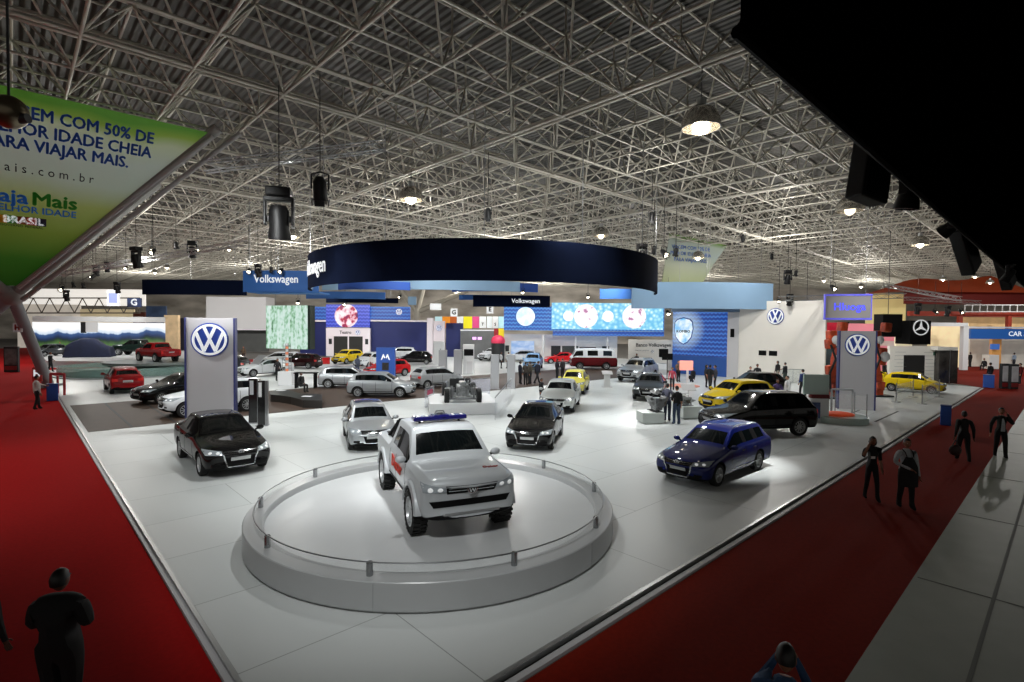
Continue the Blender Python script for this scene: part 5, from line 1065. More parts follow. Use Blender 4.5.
M_BT = mat('banner_blue', '1a4a9a', .6, emit=.05); M_BG = mat('banner_green', '2f8f2a', .6, emit=.05); M_BL = mat('banner_lblue', '2f7fd0', .6, emit=.05)
def btxt(t, size, xr, z, m, w=.01, sx=1.0):      # right-aligned on the cloth
    q = bold(t, size, w, align='RIGHT', sx=sx, depth=.01); return q.build('lettering', m, cl_, (xr, -.035, z))
btxt('VIAGEM COM 50% DE', .78, 4.95, 9.95, M_BT, .020, .75); btxt('MELHOR IDADE CHEIA', .78, 4.92, 9.20, M_BT, .020, .75); btxt('PARA VIAJAR MAIS.', .78, 4.1, 8.48, M_BT, .020, .75)
btxt('w w w . v i a j a m a i s . c o m . b r', .62, 2.85, 7.30, M_DARK, .0, .74); btxt('Viaja', .95, .58, 5.82, M_BL, .03, .95); btxt('Mais', .95, 2.32, 5.82, M_BG, .03, .95); btxt('MELHOR IDADE', .50, 2.30, 5.22, M_BL, .01, .86)
bx_ = MB()
for i, c_ in enumerate('BRASIL'): bx_.box((-.95+.34*i*1.0, -.03, 4.60), (.335, .02, .42), i % 6)
bo2 = bx_.build('logo_strip', [mat('lg'+str(i), c, .6) for i, c in enumerate(('2a4ea0', 'd8a01c', '2f8f3a', '8a4a1a', 'b82a20', '20304a'))], cl_, (.3, 0, 0)); btxt('BRASIL', .50, 1.12, 4.60, M_SIGNW, .03, .92); btxt('GOVERNO FEDERAL', .15, 1.12, 4.28, M_DARK, .0, 1.1)
fr_ = MB(); hw2 = SB/2; fr_.tube((hw2*.03, -.14, HB*b0), (hw2*.97, -.14, HB*.97), .12, 8); fr_.build('edge_tube', mat('edge_tube_grey', 'a2a3a2', .8, spec=.2), bo, (0, -.10, 0), Mb.to_euler())
# second, distant banner of the same sort
b2 = thing('hanging_banner', 'distant pale green and white banner high above the pale blue fascia', 'banner', tuple(PY(700, 262, 62)), R(25)); m = MB(); m.prism([(-4.6, 3.0), (4.2, 2.2), (2.0, -.3), (.3, -2.6), (-5.6, -2.6)], -.02, .02, 0, Matrix.Rotation(PI/2, 4, 'X'))
def b2m():
    m_ = bpy.data.materials.new('banner_print_far'); m_.use_nodes = True; nt = m_.node_tree; b = nt.nodes['Principled BSDF']; tc = nt.nodes.new('ShaderNodeTexCoord'); s = nt.nodes.new('ShaderNodeSeparateXYZ'); nt.links.new(tc.outputs['Object'], s.inputs[0])
    zz = nmath(nt, 'ADD', nmath(nt, 'DIVIDE', s.outputs[2], 6.), .45); zz = nmath(nt, 'ADD', zz, nmath(nt, 'MULTIPLY', s.outputs[0], .012)); c = nramp(nt, zz, [(0, '7a8650'), (.3, '868e78'), (.6, '84908c'), (.78, '869086'), (.86, '5a7c34'), (1, '607a34')]); nt.links.new(c, b.inputs['Base Color']); nt.links.new(c, b.inputs['Emission Color']); b.inputs['Emission Strength'].default_value = .03; return m_
c2 = m.build('cloth', b2m(), b2)
for i, (t_, z_) in enumerate((('VIAGEM COM 50% DE', 1.5), ('MELHOR IDADE CHEIA', .8), ('PARA VIAJAR MAIS.', .1))): q = bold(t_, .6, .01, depth=.01); q.build('lettering', M_BT, c2, (-1.4, -.04, z_))
h_ = MB()
for x_ in (-4.4, 4.0): h_.tube((x_, 0, 2.6), (x_, 0, 5.5), .02, 5)
h_.build('hanger', M_STEEL, b2)['kind'] = 'stuff'
# ---------------------------------------------------------------- black gantry close by, over the right hand aisle
g0 = G(740, 33, 6.5); gantry = thing('black_gantry', 'huge black cloth-covered gantry looming from the upper corner over the dark carpet', 'gantry', g0, AU)
m = MB(); m.box((24, -3.2, 2.6), (48, 6.4, 5.2)); m.build('cover', mat('gantry_black', '030303', .95, spec=.0), gantry); m = MB(); m.tube((0, .02, .02), (48, .02, .02), .05, 8); m.tube((0, .02, 1.0), (48, .02, 1.0), .05, 8)
for k in range(24): m.tube((2*k, .02, .02), (2*k+1, .02, 1.0), .03, 6); m.tube((2*k+1, .02, 1.0), (2*k+2, .02, .02), .03, 6)
m.build('truss', mat('gantry_black2', '050505', .8, spec=.05), gantry)
M_FIX = mat('fixture_black', '0b0b0c', .5, spec=.3); M_LENS = mat('fixture_lens', 'fff4dc', .2, emit=14, ecol='fff2d8'); M_LENSD = mat('fixture_lens_dark', '3a4148', .1, .3)
def moving_head(loc, s, label, tilt=20, rz=0, lit=False, up=None, group=None):
    t = thing('hanging_moving_lamp', label, 'stage lamp', loc, R(rz), group); t.scale = (s,)*3
    MB().box((0, 0, -.08), (.42, .34, .16), 0, None, .03).build('base', M_FIX, t); y = MB(); y.box((0, 0, -.20), (.50, .16, .08), 0, None, .02)
    for q in (-.23, .23): y.box((q, 0, -.42), (.05, .16, .5), 0, None, .02)
    y.build('yoke', M_FIX, t); h = MB(); M = Matrix.Translation((0, 0, -.55)) @ Matrix.Rotation(R(tilt), 4, 'X'); h.lathe([(0, .24), (.12, .24), (.17, .14), (.17, -.14), (.20, -.30), (.20, -.36), (.16, -.36)], 20, 0, M); h.box((0, 0, 0), (.40, .10, .12), 0, M, .02); ho = h.build('head', M_FIX, t)
    l = MB(); l.lathe([(0, -.34), (.165, -.345)], 20, 0, M); l.build('lens', M_LENS if lit else M_LENSD, ho)
    if up: MB().tube((0, 0, 0), (0, 0, up/s), .03/s*.6, 6).build('clamp_rod', M_FIX, t)
    return t
def par_can(loc, s, label, tilt=25, rz=0, lit=True, up=None, group=None):
    t = thing('hanging_can_lamp', label, 'stage lamp', loc, R(rz), group); t.scale = (s,)*3; c = MB(); M = Matrix.Translation((0, 0, -.35)) @ Matrix.Rotation(R(tilt), 4, 'X'); c.lathe([(0, .26), (.07, .25), (.13, .15), (.14, -.10), (.15, -.22), (.13, -.22), (.12, -.1)], 18, 0, M); co_ = c.build('can', M_FIX, t)
    b = MB(); b.path([(-.17, 0, -.35), (-.17, 0, -.05), (0, 0, 0), (.17, 0, -.05), (.17, 0, -.35)], .018, 6); b.build('bracket', M_FIX, t); l = MB(); l.lathe([(0, -.17), (.125, -.18)], 16, 0, M); l.build('lens', M_LENS if lit else M_LENSD, co_)
    f = MB()
    for a in range(4): f.box((.16*math.cos(a*PI/2), .16*math.sin(a*PI/2), -.27), (.02 if a % 2 == 0 else .2, .2 if a % 2 == 0 else .02, .12), 0, M)
    f.build('barn_door', M_FIX, co_)
    if up: MB().tube((0, 0, 0), (0, 0, up/s), .02/s, 6).build('clamp_rod', M_FIX, t)
    return t
# lamps on the gantry
def gl(u, y, z): return g0+U*u+V*y+Vector((0, 0, z))
p = PY(816, 45, 4.9); o = moving_head(p, .5, 'black moving lamp with pale ring clamped to the near side of the gantry', 40, 40, up=.5)
m = MB(); m.lathe([(.06, -.03), (.11, -.03), (.11, .03), (.06, .03)], 18, 0, Matrix.Rotation(PI/2, 4, 'X')); m.build('ring', M_ALU, o, (.1, -.2, -.5))
for (a, b, Y, w_, h_, ang, tl, l) in ((871, 168, 9.0, .62, 1.15, 20, 10, 'tall black flat speaker panel hanging under the gantry'), (965, 248, 15, .62, 1.5, 30, -40, 'tilted black flat panel lamp under the far half of the gantry'), (1004, 268, 20, .6, 1.7, 30, -40, 'tilted black flat panel lamp at the frame edge under the gantry')):
    pt_ = PY(a, b, Y); t = thing('hanging_speaker', l, 'speaker', pt_, R(ang)); M = Matrix.Rotation(R(tl), 4, 'Y'); MB().box((0, 0, 0), (w_, .32, h_), 0, M, .03).build('box', mat('speaker_black', '0e0f11', .6), t); MB().box((0, -.165, 0), (w_*.86, .02, h_*.9), 0, M).build('grille', mat('speaker_grille', '15181a', .5, noise=.3, nscale=60), t); MB().path([(-.1, .1, h_*.4), (0, .1, h_*.5+.5)], .03, 6).build('strap', M_FIX, t)
moving_head(PY(911, 158, 9.6), 1.0, 'round black moving lamp beside the tall speaker panel under the gantry', 10, 30, up=.6)
moving_head(PY(955, 205, 12), .8, 'black moving lamp between the speaker and the tilted panel lamps', 55, 30, up=.5)
cb = thing('hanging_control_box', 'black box with small green indicator lights under the gantry', 'control box', PY(1002, 243, 17), AU); MB().box((0, 0, 0), (.9, .5, .9), 0, None, .03).build('box', M_FIX, cb); m = MB()
for i in range(7): m.box((-.3+.08*i, -.26, .05-.03*i), (.05, .01, .10))
m.build('indicator', mat('green_led', '7fe0b0', .4, emit=1.2), cb)
moving_head(PY(1010, 262, 17), .7, 'small black lamp near the green indicator box', 30, 30, up=.4)
# ---------------------------------------------------------------- hall lamps and stage lamps
def bay(px, py, z, rpx, label, glow=40, globe=False):
    d = ray(px, py); t_ = (z-HC)/d.z; p = Vector((d.x*t_, d.y*t_, z)); r = max(.28, rpx/F*p.y)
    t = thing('pendant_lamp', label, 'ceiling lamp', p); c = MB(); c.lathe([(.10*r, 1.15*r), (.45*r, 1.08*r), (.80*r, .80*r), (1.0*r, .3*r), (.98*r, -.02*r), (.94*r, -.02*r), (.95*r, .3*r), (.74*r, .75*r), (.3*r, 1.0*r)], 28, 0)
    c.build('reflector', mat('bay_metal', 'd4d0c8', .16, .85), t); MB().tube((0, 0, 1.1*r), (0, 0, 1.5*r), .25*r, 12).build('gear_box', M_ALU, t); MB().sphere((0, 0, .12*r), (.36*r, .36*r, .46*r), 12, 8).build('bulb', mat('bay_bulb_%d' % glow, 'fff6e0', .3, emit=glow, ecol='fff1d2'), t); MB().tube((0, 0, 1.5*r), (0, 0, max(.6, 14.1-z)), .02, 6).build('cable', M_DARK, t)
    return p
pts = []
pts.append(bay(701, 128, 11.8, 19, 'large glowing silver dome lamp hanging below the roof near the black gantry', 30))
pts.append(bay(411, 200, 12.2, 12, 'bright glowing dome lamp above the dark ring on the banner side', 30)); bay(920, 245, 12, 8, 'glowing dome lamp seen between the gantry speakers and the red roof', 30); bay(850, 211, 12.2, 13, 'unlit pale dome lamp beside the hanging speaker panel', 2)
bay(293, 237, 12, 7, 'bright lamp just behind the large black moving lamp', 30); bay(601, 236, 12.4, 8, 'dim dome lamp above the far end of the dark ring', 6); bay(698, 258, 12, 6, 'bright lamp shining through the distant banner', 30)
for (x_, y_, g_) in ((152, 250, 20), (167, 268, 12), (197, 250, 20), (155, 273, 12), (229, 250, 20), (943, 280, 20), (883, 291, 30), (975, 277, 30), (824, 281, 14), (861, 287, 20), (990, 283, 20)): bay(x_, y_, 11.6, 3.2, 'small distant hall lamp at %s' % {152: 'the far banner side, over the navy fascia', 167: 'the navy fascia, low one', 197: 'the middle of the navy fascia, high', 155: 'the navy fascia end, lowest', 229: 'the blue lettered sign side', 943: 'the red roof ridge', 883: 'the yellow wall strip', 975: 'the red roof peak', 824: 'the violet sign top', 861: 'the violet sign far end', 990: 'the end of the red roof'}[x_], g_)
gs_ = thing('pendant_globe', 'dark bronze globe lamp hanging before the big green banner', 'ceiling lamp', PY(9, 112, 9)); MB().sphere((0, 0, 0), .27, 20, 14).build('globe', mat('bronze', '6d6350', .3, .8), gs_); MB().tube((0, 0, .2), (0, 0, 5.6), .02, 6).build('cable', M_DARK, gs_); MB().tube((.15, 0, -.12), (.32, 0, -.10), .08, 10).build('socket', M_DARK, gs_)
moving_head(PY(279, 188, 22), 2.3, 'large black moving lamp with long hood hanging over the banner side of the ring', 12, 15, up=4.2); par_can(PY(320, 172, 22), 2.0, 'black can lamp hanging just beside the large hooded moving lamp', 20, 10, True, 4)
par_can(PY(488, 206, 30), 1.25, 'black lamp with two hanger arms above the middle of the dark ring', 5, 0, False, 3)
for (x_, y_, Y, s, k, lit, l) in ((652, 210, 34, 1.0, 'p', 0, 'small dark green lamp hanging above the far end of the ring'), (743, 233, 46, 1.0, 'p', 0, 'small dark lamp hanging alone above the pale blue fascia'), (772, 252, 50, .9, 'p', 0, 'smaller dark lamp above the round wall emblem'), (642, 244, 34, 1.2, 'm', 0, 'black moving lamp, first of the four on the end of the ring'), (654, 244, 36, .9, 'p', 0, 'black can lamp, second of the four on the end of the ring'), (664, 246, 34, 1.1, 'p', 1, 'lit black can lamp, third of the four on the end of the ring'), (676, 246, 36, .9, 'p', 0, 'black can lamp, fourth of the four on the end of the ring'),
   (788, 270, 44, 1.1, 'm', 0, 'black moving lamp above the wall emblem'), (796, 269, 46, .8, 'p', 0, 'small can lamp touching the moving lamp above the wall emblem'), (833, 282, 40, 1.0, 'p', 1, 'lit can lamp on top of the violet sign'), (136, 247, 40, 1.5, 'm', 0, 'big black moving lamp over the navy fascia on the banner side'), (153, 246, 40, 1.0, 'p', 1, 'lit can lamp beside the big moving lamp over the navy fascia'), (176, 240, 46, 1.0, 'p', 0, 'square dark can lamp between the two moving lamps'), (192, 241, 44, 1.3, 'm', 0, 'round black moving lamp above the long navy fascia'),
   (249, 266, 38.4, .8, 'p', 1, 'lit can lamp at the outer end of the blue lettered sign'), (258, 264, 38.4, .9, 'm', 0, 'dark moving lamp on the blue lettered sign'), (271, 265, 38.4, .7, 'p', 0, 'unlit can lamp on the blue lettered sign'), (281, 266, 38.4, .8, 'p', 1, 'lit can lamp at the ring end of the blue lettered sign'),
   (62, 284, 48, 1.0, 'p', 1, 'lit can lamp low on the banner side truss'), (66, 290, 50, 1.0, 'm', 0, 'dark moving lamp below the lit can lamp on the banner side'), (93, 272, 48, 1.0, 'p', 1, 'lit can lamp in the middle of the banner side truss'), (96, 265, 50, 1.0, 'm', 0, 'dark moving lamp above the banner side truss'), (107, 262, 50, .9, 'm', 0, 'second dark moving lamp above the banner side truss'), (117, 282, 50, 1.0, 'm', 0, 'dark moving lamp near the hanging projector screen'), (126, 264, 50, .8, 'p', 1, 'lit can lamp nearest the big moving lamp'), (73, 281, 52, .8, 'p', 0, 'unlit can lamp on the banner side truss, outer one'), (83, 282, 52, .8, 'p', 0, 'unlit can lamp on the banner side truss, inner one'),
   (790, 294, 43, .9, 'm', 0, 'black lamp hanging in front of the round wall emblem'), (779, 297, 43, .7, 'p', 1, 'lit small lamp beside the pale blue fascia end'), (807, 299, 43, .7, 'p', 1, 'lit small lamp at the top of the white wall'), (345, 300, 60, 1.0, 'p', 1, 'lit lamp above the theatre booth, first'), (298, 298, 51, .9, 'p', 1, 'lit lamp above the tree screen'), (386, 297, 60, .9, 'p', 1, 'lit lamp above the long navy partition'), (400, 293, 60, .9, 'p', 1, 'lit lamp at the end of the blue fascias'), (523, 288, 47, .8, 'p', 1, 'lit lamp under the royal blue fascia'), (588, 293, 58, .9, 'p', 1, 'lit lamp above the wide video screen'), (668, 308, 52, 1.1, 'p', 1, 'bright lit lamp at the corner of the emblem screen'),
   (918, 303, 60, 1.2, 'm', 0, 'black moving lamp on the far crossing truss'), (935, 308, 60, 1.0, 'p', 1, 'lit can lamp on the far crossing truss'), (948, 306, 60, 1.1, 'm', 0, 'dark moving lamp on the far crossing truss, middle'), (961, 308, 60, 1.0, 'p', 1, 'second lit can lamp on the far crossing truss')):
    p = PY(x_, y_, Y); up_ = max(.4, min(3.0, 14.0-p.z)) if p.z < 13.5 else .2
    (moving_head if k == 'm' else par_can)(p, s*1.15, l, -52 if lit else 18, (x_*7) % 50-25, bool(lit), up_)
def truss(name, pa, pb, label, s=.35, r=.03):
    t = MB(); d_ = (pb-pa); n_ = max(2, int(d_.length/ (s*1.6))); side = Vector((-d_.y, d_.x, 0)).normalized()*s/2; upv = Vector((0, 0, s)); off = [(-side), side, -side+upv, side+upv]; c = (pa+pb)/2
    for o in off: t.tube(pa+o-c, pb+o-c, r, 6)
    for i in range(n_):
        a, b = pa+d_*(i/n_)-c, pa+d_*((i+1)/n_)-c; q = i % 2
        t.tube(a+off[q], b+off[1-q], r*.6, 5); t.tube(a+off[0 if q else 2], b+off[2 if q else 0], r*.6, 5); t.tube(a+off[1 if q else 3], b+off[3 if q else 1], r*.6, 5)
    o = t.build(name, M_ALU, None, c); tag(o, label, 'truss'); return o
truss('hanging_truss', PY(245, 245, 40), PY(60, 276, 48), 'long lighting truss over the banner side fascias'); truss('hanging_truss', PY(905, 300, 60), PY(980, 304, 60), 'short lighting truss over the far crossing'); truss('hanging_truss', PY(780, 301, 41.5), PY(905, 298, 41), 'lighting truss running along the top of the white wall to the violet sign')
truss('hanging_truss', PY(885, 287, 60), PY(960, 301, 46), 'slanting aluminium truss before the red roof'); truss('hanging_truss', PY(205, 172, 22), PY(385, 150, 24), 'lighting truss carrying the large hooded moving lamp', .4)
# ---------------------------------------------------------------- far stand with the mountain picture (banner side)
fs_ = thing('display_stand', 'bright white raised deck before the mountain picture', 'stand', PY(96, 366, 56)*1.0); fs_.location.z = 0
dk = [S(.35, 64)-fs_.location, PY(205, 360, 51.6)-fs_.location, PY(205, 360, 72.5)-fs_.location, S(.35, 92)-fs_.location]; dm = MB(); dm.prism([(q.x, q.y) for q in dk], 0, .6); dm.build('deck', M_WHITE, fs_)
def mount(nt, vec, x, z):
    n = nnoise(nt, vec, .22, 4, (1, 1, .02)); n2 = nnoise(nt, vec, .35, 4, (1, 1, .02)); h1 = nmath(nt, 'SUBTRACT', z, nmath(nt, 'MULTIPLY', nmath(nt, 'SUBTRACT', n, .5), 3.2)); c = nramp(nt, nmath(nt, 'ADD', nmath(nt, 'MULTIPLY', h1, .25), .5), [(.0, '1f3d1c'), (.20, '4f7436'), (.33, '1d3322'), (.40, '182c4c'), (.55, '39598c'), (.585, 'cfe0f0'), (.7, 'ffffff')]); return c
pm = PY(99, 335, 71); mp_ = MB().box((0, 0, 0), (132/F*71, .2, 25/F*71)); fs_ = thing('picture_wall', 'long panoramic picture wall of blue mountains and green fields', 'picture', fs_.location.copy()); o = mp_.build('picture', screen('mountain_picture', mount, 1.0), fs_, tuple(pm-fs_.location)); 
for (a, b, y0, y1, m_, nm) in ((33, 165, 316, 322.4, M_WHITE, 'fascia'), (81, 86, 322, 333, M_DARK, 'display'), (86, 98, 322, 332, M_WHITE, 'panel')):
    A_, B_ = PY(a, y0, 70.7), PY(b, y1, 70.7); c = (A_+B_)/2-fs_.location; MB().box((0, 0, 0), (B_.x-A_.x, .15, A_.z-B_.z)).build(nm, m_, fs_, tuple(c))
m = MB(); A_, B_ = PY(25, 298, 78), PY(140, 298, 78); m.tube(A_, B_, .10, 6); A2, B2 = A_-Vector((0, 0, 2.2)), B_-Vector((0, 0, 2.2)); m.tube(A2, B2, .10, 6); n_ = 14
for i in range(n_): m.tube(A_.lerp(B_, i/n_) if i % 2 else A2.lerp(B2, i/n_), A2.lerp(B2, (i+1)/n_) if i % 2 else A_.lerp(B_, (i+1)/n_), .07, 6)
o = m.build('roof_truss', mat('dark_truss', '5a5048', .6), None); tag(o, 'dark zigzag roof truss against the white far hall on the banner side', 'truss')
wall('hanging_fascia', 17, 145, 288.5, 306, 95, mat('far_white', 'e8e4de', .7, emit=.8), 'white far hall fascia behind the zigzag truss', 'fascia', .3, False)  # fascia glows by itself in place of the strong light there
wall('far_stall', 17, 80, 304, 322, 90, mat('far_stall_mix', 'b8b0a4', .6, noise=.5, nscale=.35, emit=.65), 'pale cluttered far stall above the mountain picture', 'stall', .3); wall('far_stall', 80, 134, 309, 322, 88, mat('far_stall_warm', 'd9c7a0', .6, noise=.15, nscale=.3, emit=.35), 'warm lit far stall with timber front above the mountain picture', 'stall', .3); wall('far_stall', 133, 145, 312, 321, 87, mat('far_brown', '5e2a1c', .6), 'small brown far kiosk beside the timber stall', 'stall', .3); wall('far_stall', 146, 166, 306, 330, 86, mat('far_blue_glass', '3a4a66', .3, noise=.5, nscale=.5, emit=.1), 'bluish glazed far stall behind the red pickup', 'stall', .3); wall('far_stall', 164, 178, 315, 348, 84, mat('far_timber', 'd2b48c', .6, noise=.2, nscale=1, emit=.3), 'light timber column beside the glazed far stall', 'column', .6); wall('far_stall', 177, 208, 318, 352, 86, mat('far_navy', '22283c', .5, noise=.4, nscale=.5), 'dark far stall beside the timber column', 'stall', .3)  # cluttered stall front glows by itself, standing in for bright lighting there
ls = wall('hanging_screen', 107, 119, 290, 306, 60, mat('hung_white', 'e0e0e4', .6, emit=.3), 'small white hanging screen with a blue picture', 'screen', .2, False); plate(ls, .95, 1.1, mat('hung_blue', '8a94cc', .6, emit=.4), 0, 0, 'picture')
gp_ = wall('letter_sign', 127, 141, 298, 307, 64, mat('letter_navy', '1c2e58', .6), 'hanging navy sign with a white letter G', 'sign', .2, False); write(gp_, 'G', 1.1, M_SIGNW, 0, 0, w=.04)
for (x_, y_, t_, l) in ((454, 312.5, 'G', 'small white hanging sign with letter above the orange banner'), (490, 309.5, 'E', 'small white hanging sign with letter above the light banners')): o = wall('letter_sign', x_-3.4, x_+3.4, y_-4, y_+4, 70, M_WHITE, l, 'sign', .1, False); write(o, t_, .8, M_DARK, 0, 0, w=.03)
o = wall('letter_sign', 408, 416, 296.5, 305, 62, M_SKYB, 'small pale blue hanging square beside the beige roof column', 'sign', .2, False)
o = wall('letter_sign', 430, 441, 303.5, 310, 66, M_WHITE, 'small blank white hanging sign near the roof column', 'sign', .2, False)
rt = thing('roof_column', 'distant beige forked roof column above the clock column', 'column', (PY(417, 330, 84).x, 84, 0)); m = MB(); m.tube((0, 0, 0), (0, 0, 7), .5, 10); m.build('shaft', mat('column_beige', '9a9486', .6), rt)
for dx, dz in ((-3.5, 14), (5, 10), (1.2, 14)): MB().tube((0, 0, 6.5), (dx*1.6, 0, dz), .4, 8).build('strut', mat('column_beige', '9a9486', .6), rt)
# pool and turntable
tc_ = G(132, 373.5); tt_ = thing('turntable', 'round turntable on a pedestal inside a glass-rimmed pool', 'turntable', tc_); MB().lathe([(0, 1.1), (3.6, 1.1), (3.6, .92), (2.9, .62), (1.5, .5), (1.4, .1), (1.4, 0)], 48, 0, Matrix.Translation((1.9, 0, 0))).build('disc', mat('turn_grey', '6d7472', .3), tt_)
MB().lathe([(5.0, 0), (5.0, .75), (4.95, .75), (4.95, 0)], 64).build('glass_rim', mat('pool_glass', '8fb0a8', .08, alpha=.45, spec=.7), tt_); MB().lathe([(0, .10), (4.9, .10), (4.9, 0)], 48).build('water', mat('pool_water', '4a7068', .05), tt_); MB().lathe([(4.95, .0), (5.3, 0), (5.3, .08), (4.95, .08)], 64).build('kerb', M_GREY, tt_)
t = make_car('pickup', 'red', 'red pickup truck on the round turntable', 'pickup truck', tc_+Vector((2.2, 0, 1.1)), R(150), .88, 'pickup_truck')
cv = thing('covered_car', 'car shape under a dark blue cloth on the mountain stand', 'car', G(90, 357, .6), R(200)); cv.scale = (.86, 1, 1.16); cc_ = MB(); prof = [(-2.5, .05, .95), (-2.3, .95, .95), (-1.6, 1.15, .95), (-.6, 1.75, .8), (.7, 1.8, .8), (1.5, 1.55, .85), (2.2, 1.2, .92), (2.5, .05, .95)]; n_ = 12; vv = []
for x_, h_, w2 in prof:
    for i in range(n_+1): a = PI*i/n_; vv.append((x_, w2*math.copysign(abs(math.cos(a))**.5, math.cos(a)), max(.02, h_*(math.sin(a)**.55))))
cc_.add(vv, [(j*(n_+1)+i, j*(n_+1)+i+1, (j+1)*(n_+1)+i+1, (j+1)*(n_+1)+i) for j in range(len(prof)-1) for i in range(n_)], 0, True); cc_.build('cloth', mat('cover_blue', '141c38', .8, noise=.2, nscale=2), cv)
car_at('pickup', 'darkgreen', 'dark green pickup truck between the cloth-covered car and the red pickup', (137, 355), 185, .6, cat='pickup truck', name='pickup_truck'); car_at('hatch', 'grey', 'grey compact car end-on on the mountain stand', (50, 356), 260, .6, scale=.9)
def board(px, py, y0, w, label, ang, pic, zz=-.08):
    b = G(px, py, zz); h_ = PY(px, y0, b.y).z-zz; t = thing('poster_board', label, 'board', b, R(ang)); MB().box((0, 0, h_/2), (w, .25, h_), 0, None, .02).build('panel', M_DARK, t); MB().box((0, -.135, h_*.60), (w*.84, .02, h_*.62)).build('picture', pic, t); MB().box((0, -.135, h_*.16), (w*.84, .02, h_*.16)).build('caption', mat('caption_red', '7a1a1c', .5), t); return t
board(12, 372, 346.5, 1.1, 'black free-standing poster board on the red carpet', 10, mat('poster_grey', '585858', .5, noise=.6, nscale=2)); board(1004, 388.5, 363.5, .62, 'grey poster board with red swoosh, first of two on the far crossing', 0, mat('poster_car', '9a989a', .5, noise=.25, nscale=2, emit=.12)); board(1013, 389, 364, .6, 'grey poster board with red swoosh, outer one of two on the far crossing', 0, mat('poster_car', '9a989a', .5, noise=.25, nscale=2, emit=.12))  # crossing poster prints carry a faint added glow to brighten them
# ---------------------------------------------------------------- far side beyond the white wall
vp = thing('hanging_sign', 'grey hanging board with violet frame and hand-lettered violet script', 'sign', PY(847.5, 307, 40), R(-14)); w_ = 41/F*40; MB().box((0, 0, 0), (w_, .2, 1.75)).build('board', mat('board_grey', '7e7a78', .6, emit=.06), vp); m = MB()  # grey board face glows faintly in place of light on it
for z_ in (-.9, .9): m.box((0, -.02, z_), (w_+.1, .28, .14)); m.box((z_/.9*(w_/2), -.02, 0), (.06, .28, 1.8))
m.build('frame', mat('violet', '5a58c8', .5, emit=.3), vp); bold('Hluoga', .80, .006, sx=.95).build('lettering', mat('violet_neon', '4a52e8', .5, emit=.8), vp, (.1, -.13, 0)); m = MB()
for x_ in (-1.2, 1.2): m.tube((x_, 0, .9), (x_, 0, 7.4), .02, 5)
m.build('hanger', M_STEEL, vp)['kind'] = 'stuff'
pk2 = wall('pink_screen', 848, 896, 323.5, 345.5, 56, mat('pink_screen', 'e88a98', .6, emit=.35, noise=.06, nscale=.3), 'flat pink display wall behind the grey pylon', 'screen'); wall('hanging_poster', 826.5, 848, 322.5, 341, 58, mat('red_poster', 'b81832', .5, noise=.5, nscale=.6, emit=.25), 'red poster with sweeping car shape beside the big white wall', 'poster', .2, False); wall('hanging_board', 841, 849, 322, 331, 57, M_MATT, 'small black panel between the red poster and the pink wall', 'panel', .2, False)
wall('white_ledge', 826, 903, 340.5, 346, 54, M_PINKW, 'white ledge under the pink display wall', 'fascia', .3, False)  # plain white ledge, carries no sign
wall('teal_stall', 826, 900, 346, 372, 60, mat('teal_stall', '2e5a5c', .4, noise=.6, nscale=.5), 'dark teal glazed stall behind the orange machines', 'stall', .3)
bs = wall('hanging_speaker', 883, 902, 314, 337, 48, M_MATT, 'large black hanging speaker cluster before the pink wall', 'speaker', 1.2, False); MB().tube((0, 0, 1), (0, 0, 8.6), .03, 5).build('chain', M_DARK, bs)
mz = wall('cube_sign', 910.5, 930.5, 320.5, 344.5, 47, M_MATT, 'black cube sign with white three-pointed star', 'sign', 1.8, False); st_ = MB(); M = Matrix.Rotation(PI/2, 4, 'X'); st_.lathe([(.60, 0), (.60, .05), (.70, .05), (.70, 0)], 36, 0, M, False)
for k in range(3): a = PI/2+k*2*PI/3; st_.prism([(.63*math.cos(a), .63*math.sin(a)), (.13*math.cos(a+PI/3), .13*math.sin(a+PI/3)), (0, 0)], 0, .06, 0, M); st_.prism([(.63*math.cos(a), .63*math.sin(a)), (0, 0), (.13*math.cos(a-PI/3), .13*math.sin(a-PI/3))], 0, .06, 0, M)
st_.build('star', M_SIGNW, mz, (0, -.92, .45))
tw_ = wall('text_wall', 890, 939, 346, 388.5, 44, M_WALLW, 'white wall with faint lines of text and a dark opening', 'wall panel', .3); d = dims(tw_); plate(tw_, 21/F*44, 2.05, mat('dark_opening', '1d1c1c', .6), -.05, -d[2]/2+1.25, 'opening', .02); tl_ = MB()
for r_ in range(9):
    for cx_ in (-1.2, 1.2): tl_.box((cx_+.1*math.sin(r_*2.3), -.165, d[2]/2-.5-.30*r_), (.9+.2*math.sin(r_*1.7), .01, .022))
tl_.build('text_lines', M_GREY, tw_); plate(tw_, .14, .3, mat('green_mark', '2f5a44', .5), 1.6, d[2]/2-.6, 'mark')
gc = wall('glass_corner', 939.5, 957, 350, 389.5, 43.5, mat('dark_glass_wall', '3a3634', .1, noise=.8, nscale=.8, spec=.8), 'dark reflecting glass corner beside the text wall', 'glass wall', 2.2); plate(gc, .05, 3.0, M_STEEL, .1, 0, 'mullion'); wall('white_ledge', 938, 958, 347, 350.5, 43.2, M_WALLW, 'white cornice over the dark glass corner', 'fascia', 2.6, False)
wall('lit_booth', 897, 912, 325, 345, 52, mat('cream_lit', 'f0dfbc', .6, emit=.5), 'cream lit booth between the speaker cluster and the star sign', 'stall'); wall('lit_booth', 930, 968, 323, 350, 62, mat('cream_lit2', 'e8d2a4', .6, noise=.25, nscale=.5, emit=.5), 'cream lit booth beyond the star sign', 'stall'); wall('arch_post', 964, 968, 326, 361, 58, M_WHITE, 'white arch post at the far crossing', 'post', .5); wall('arch_beam', 930, 968, 322.5, 326.5, 58, M_WHITE, 'white arch beam over the far crossing', 'beam', .5, False)
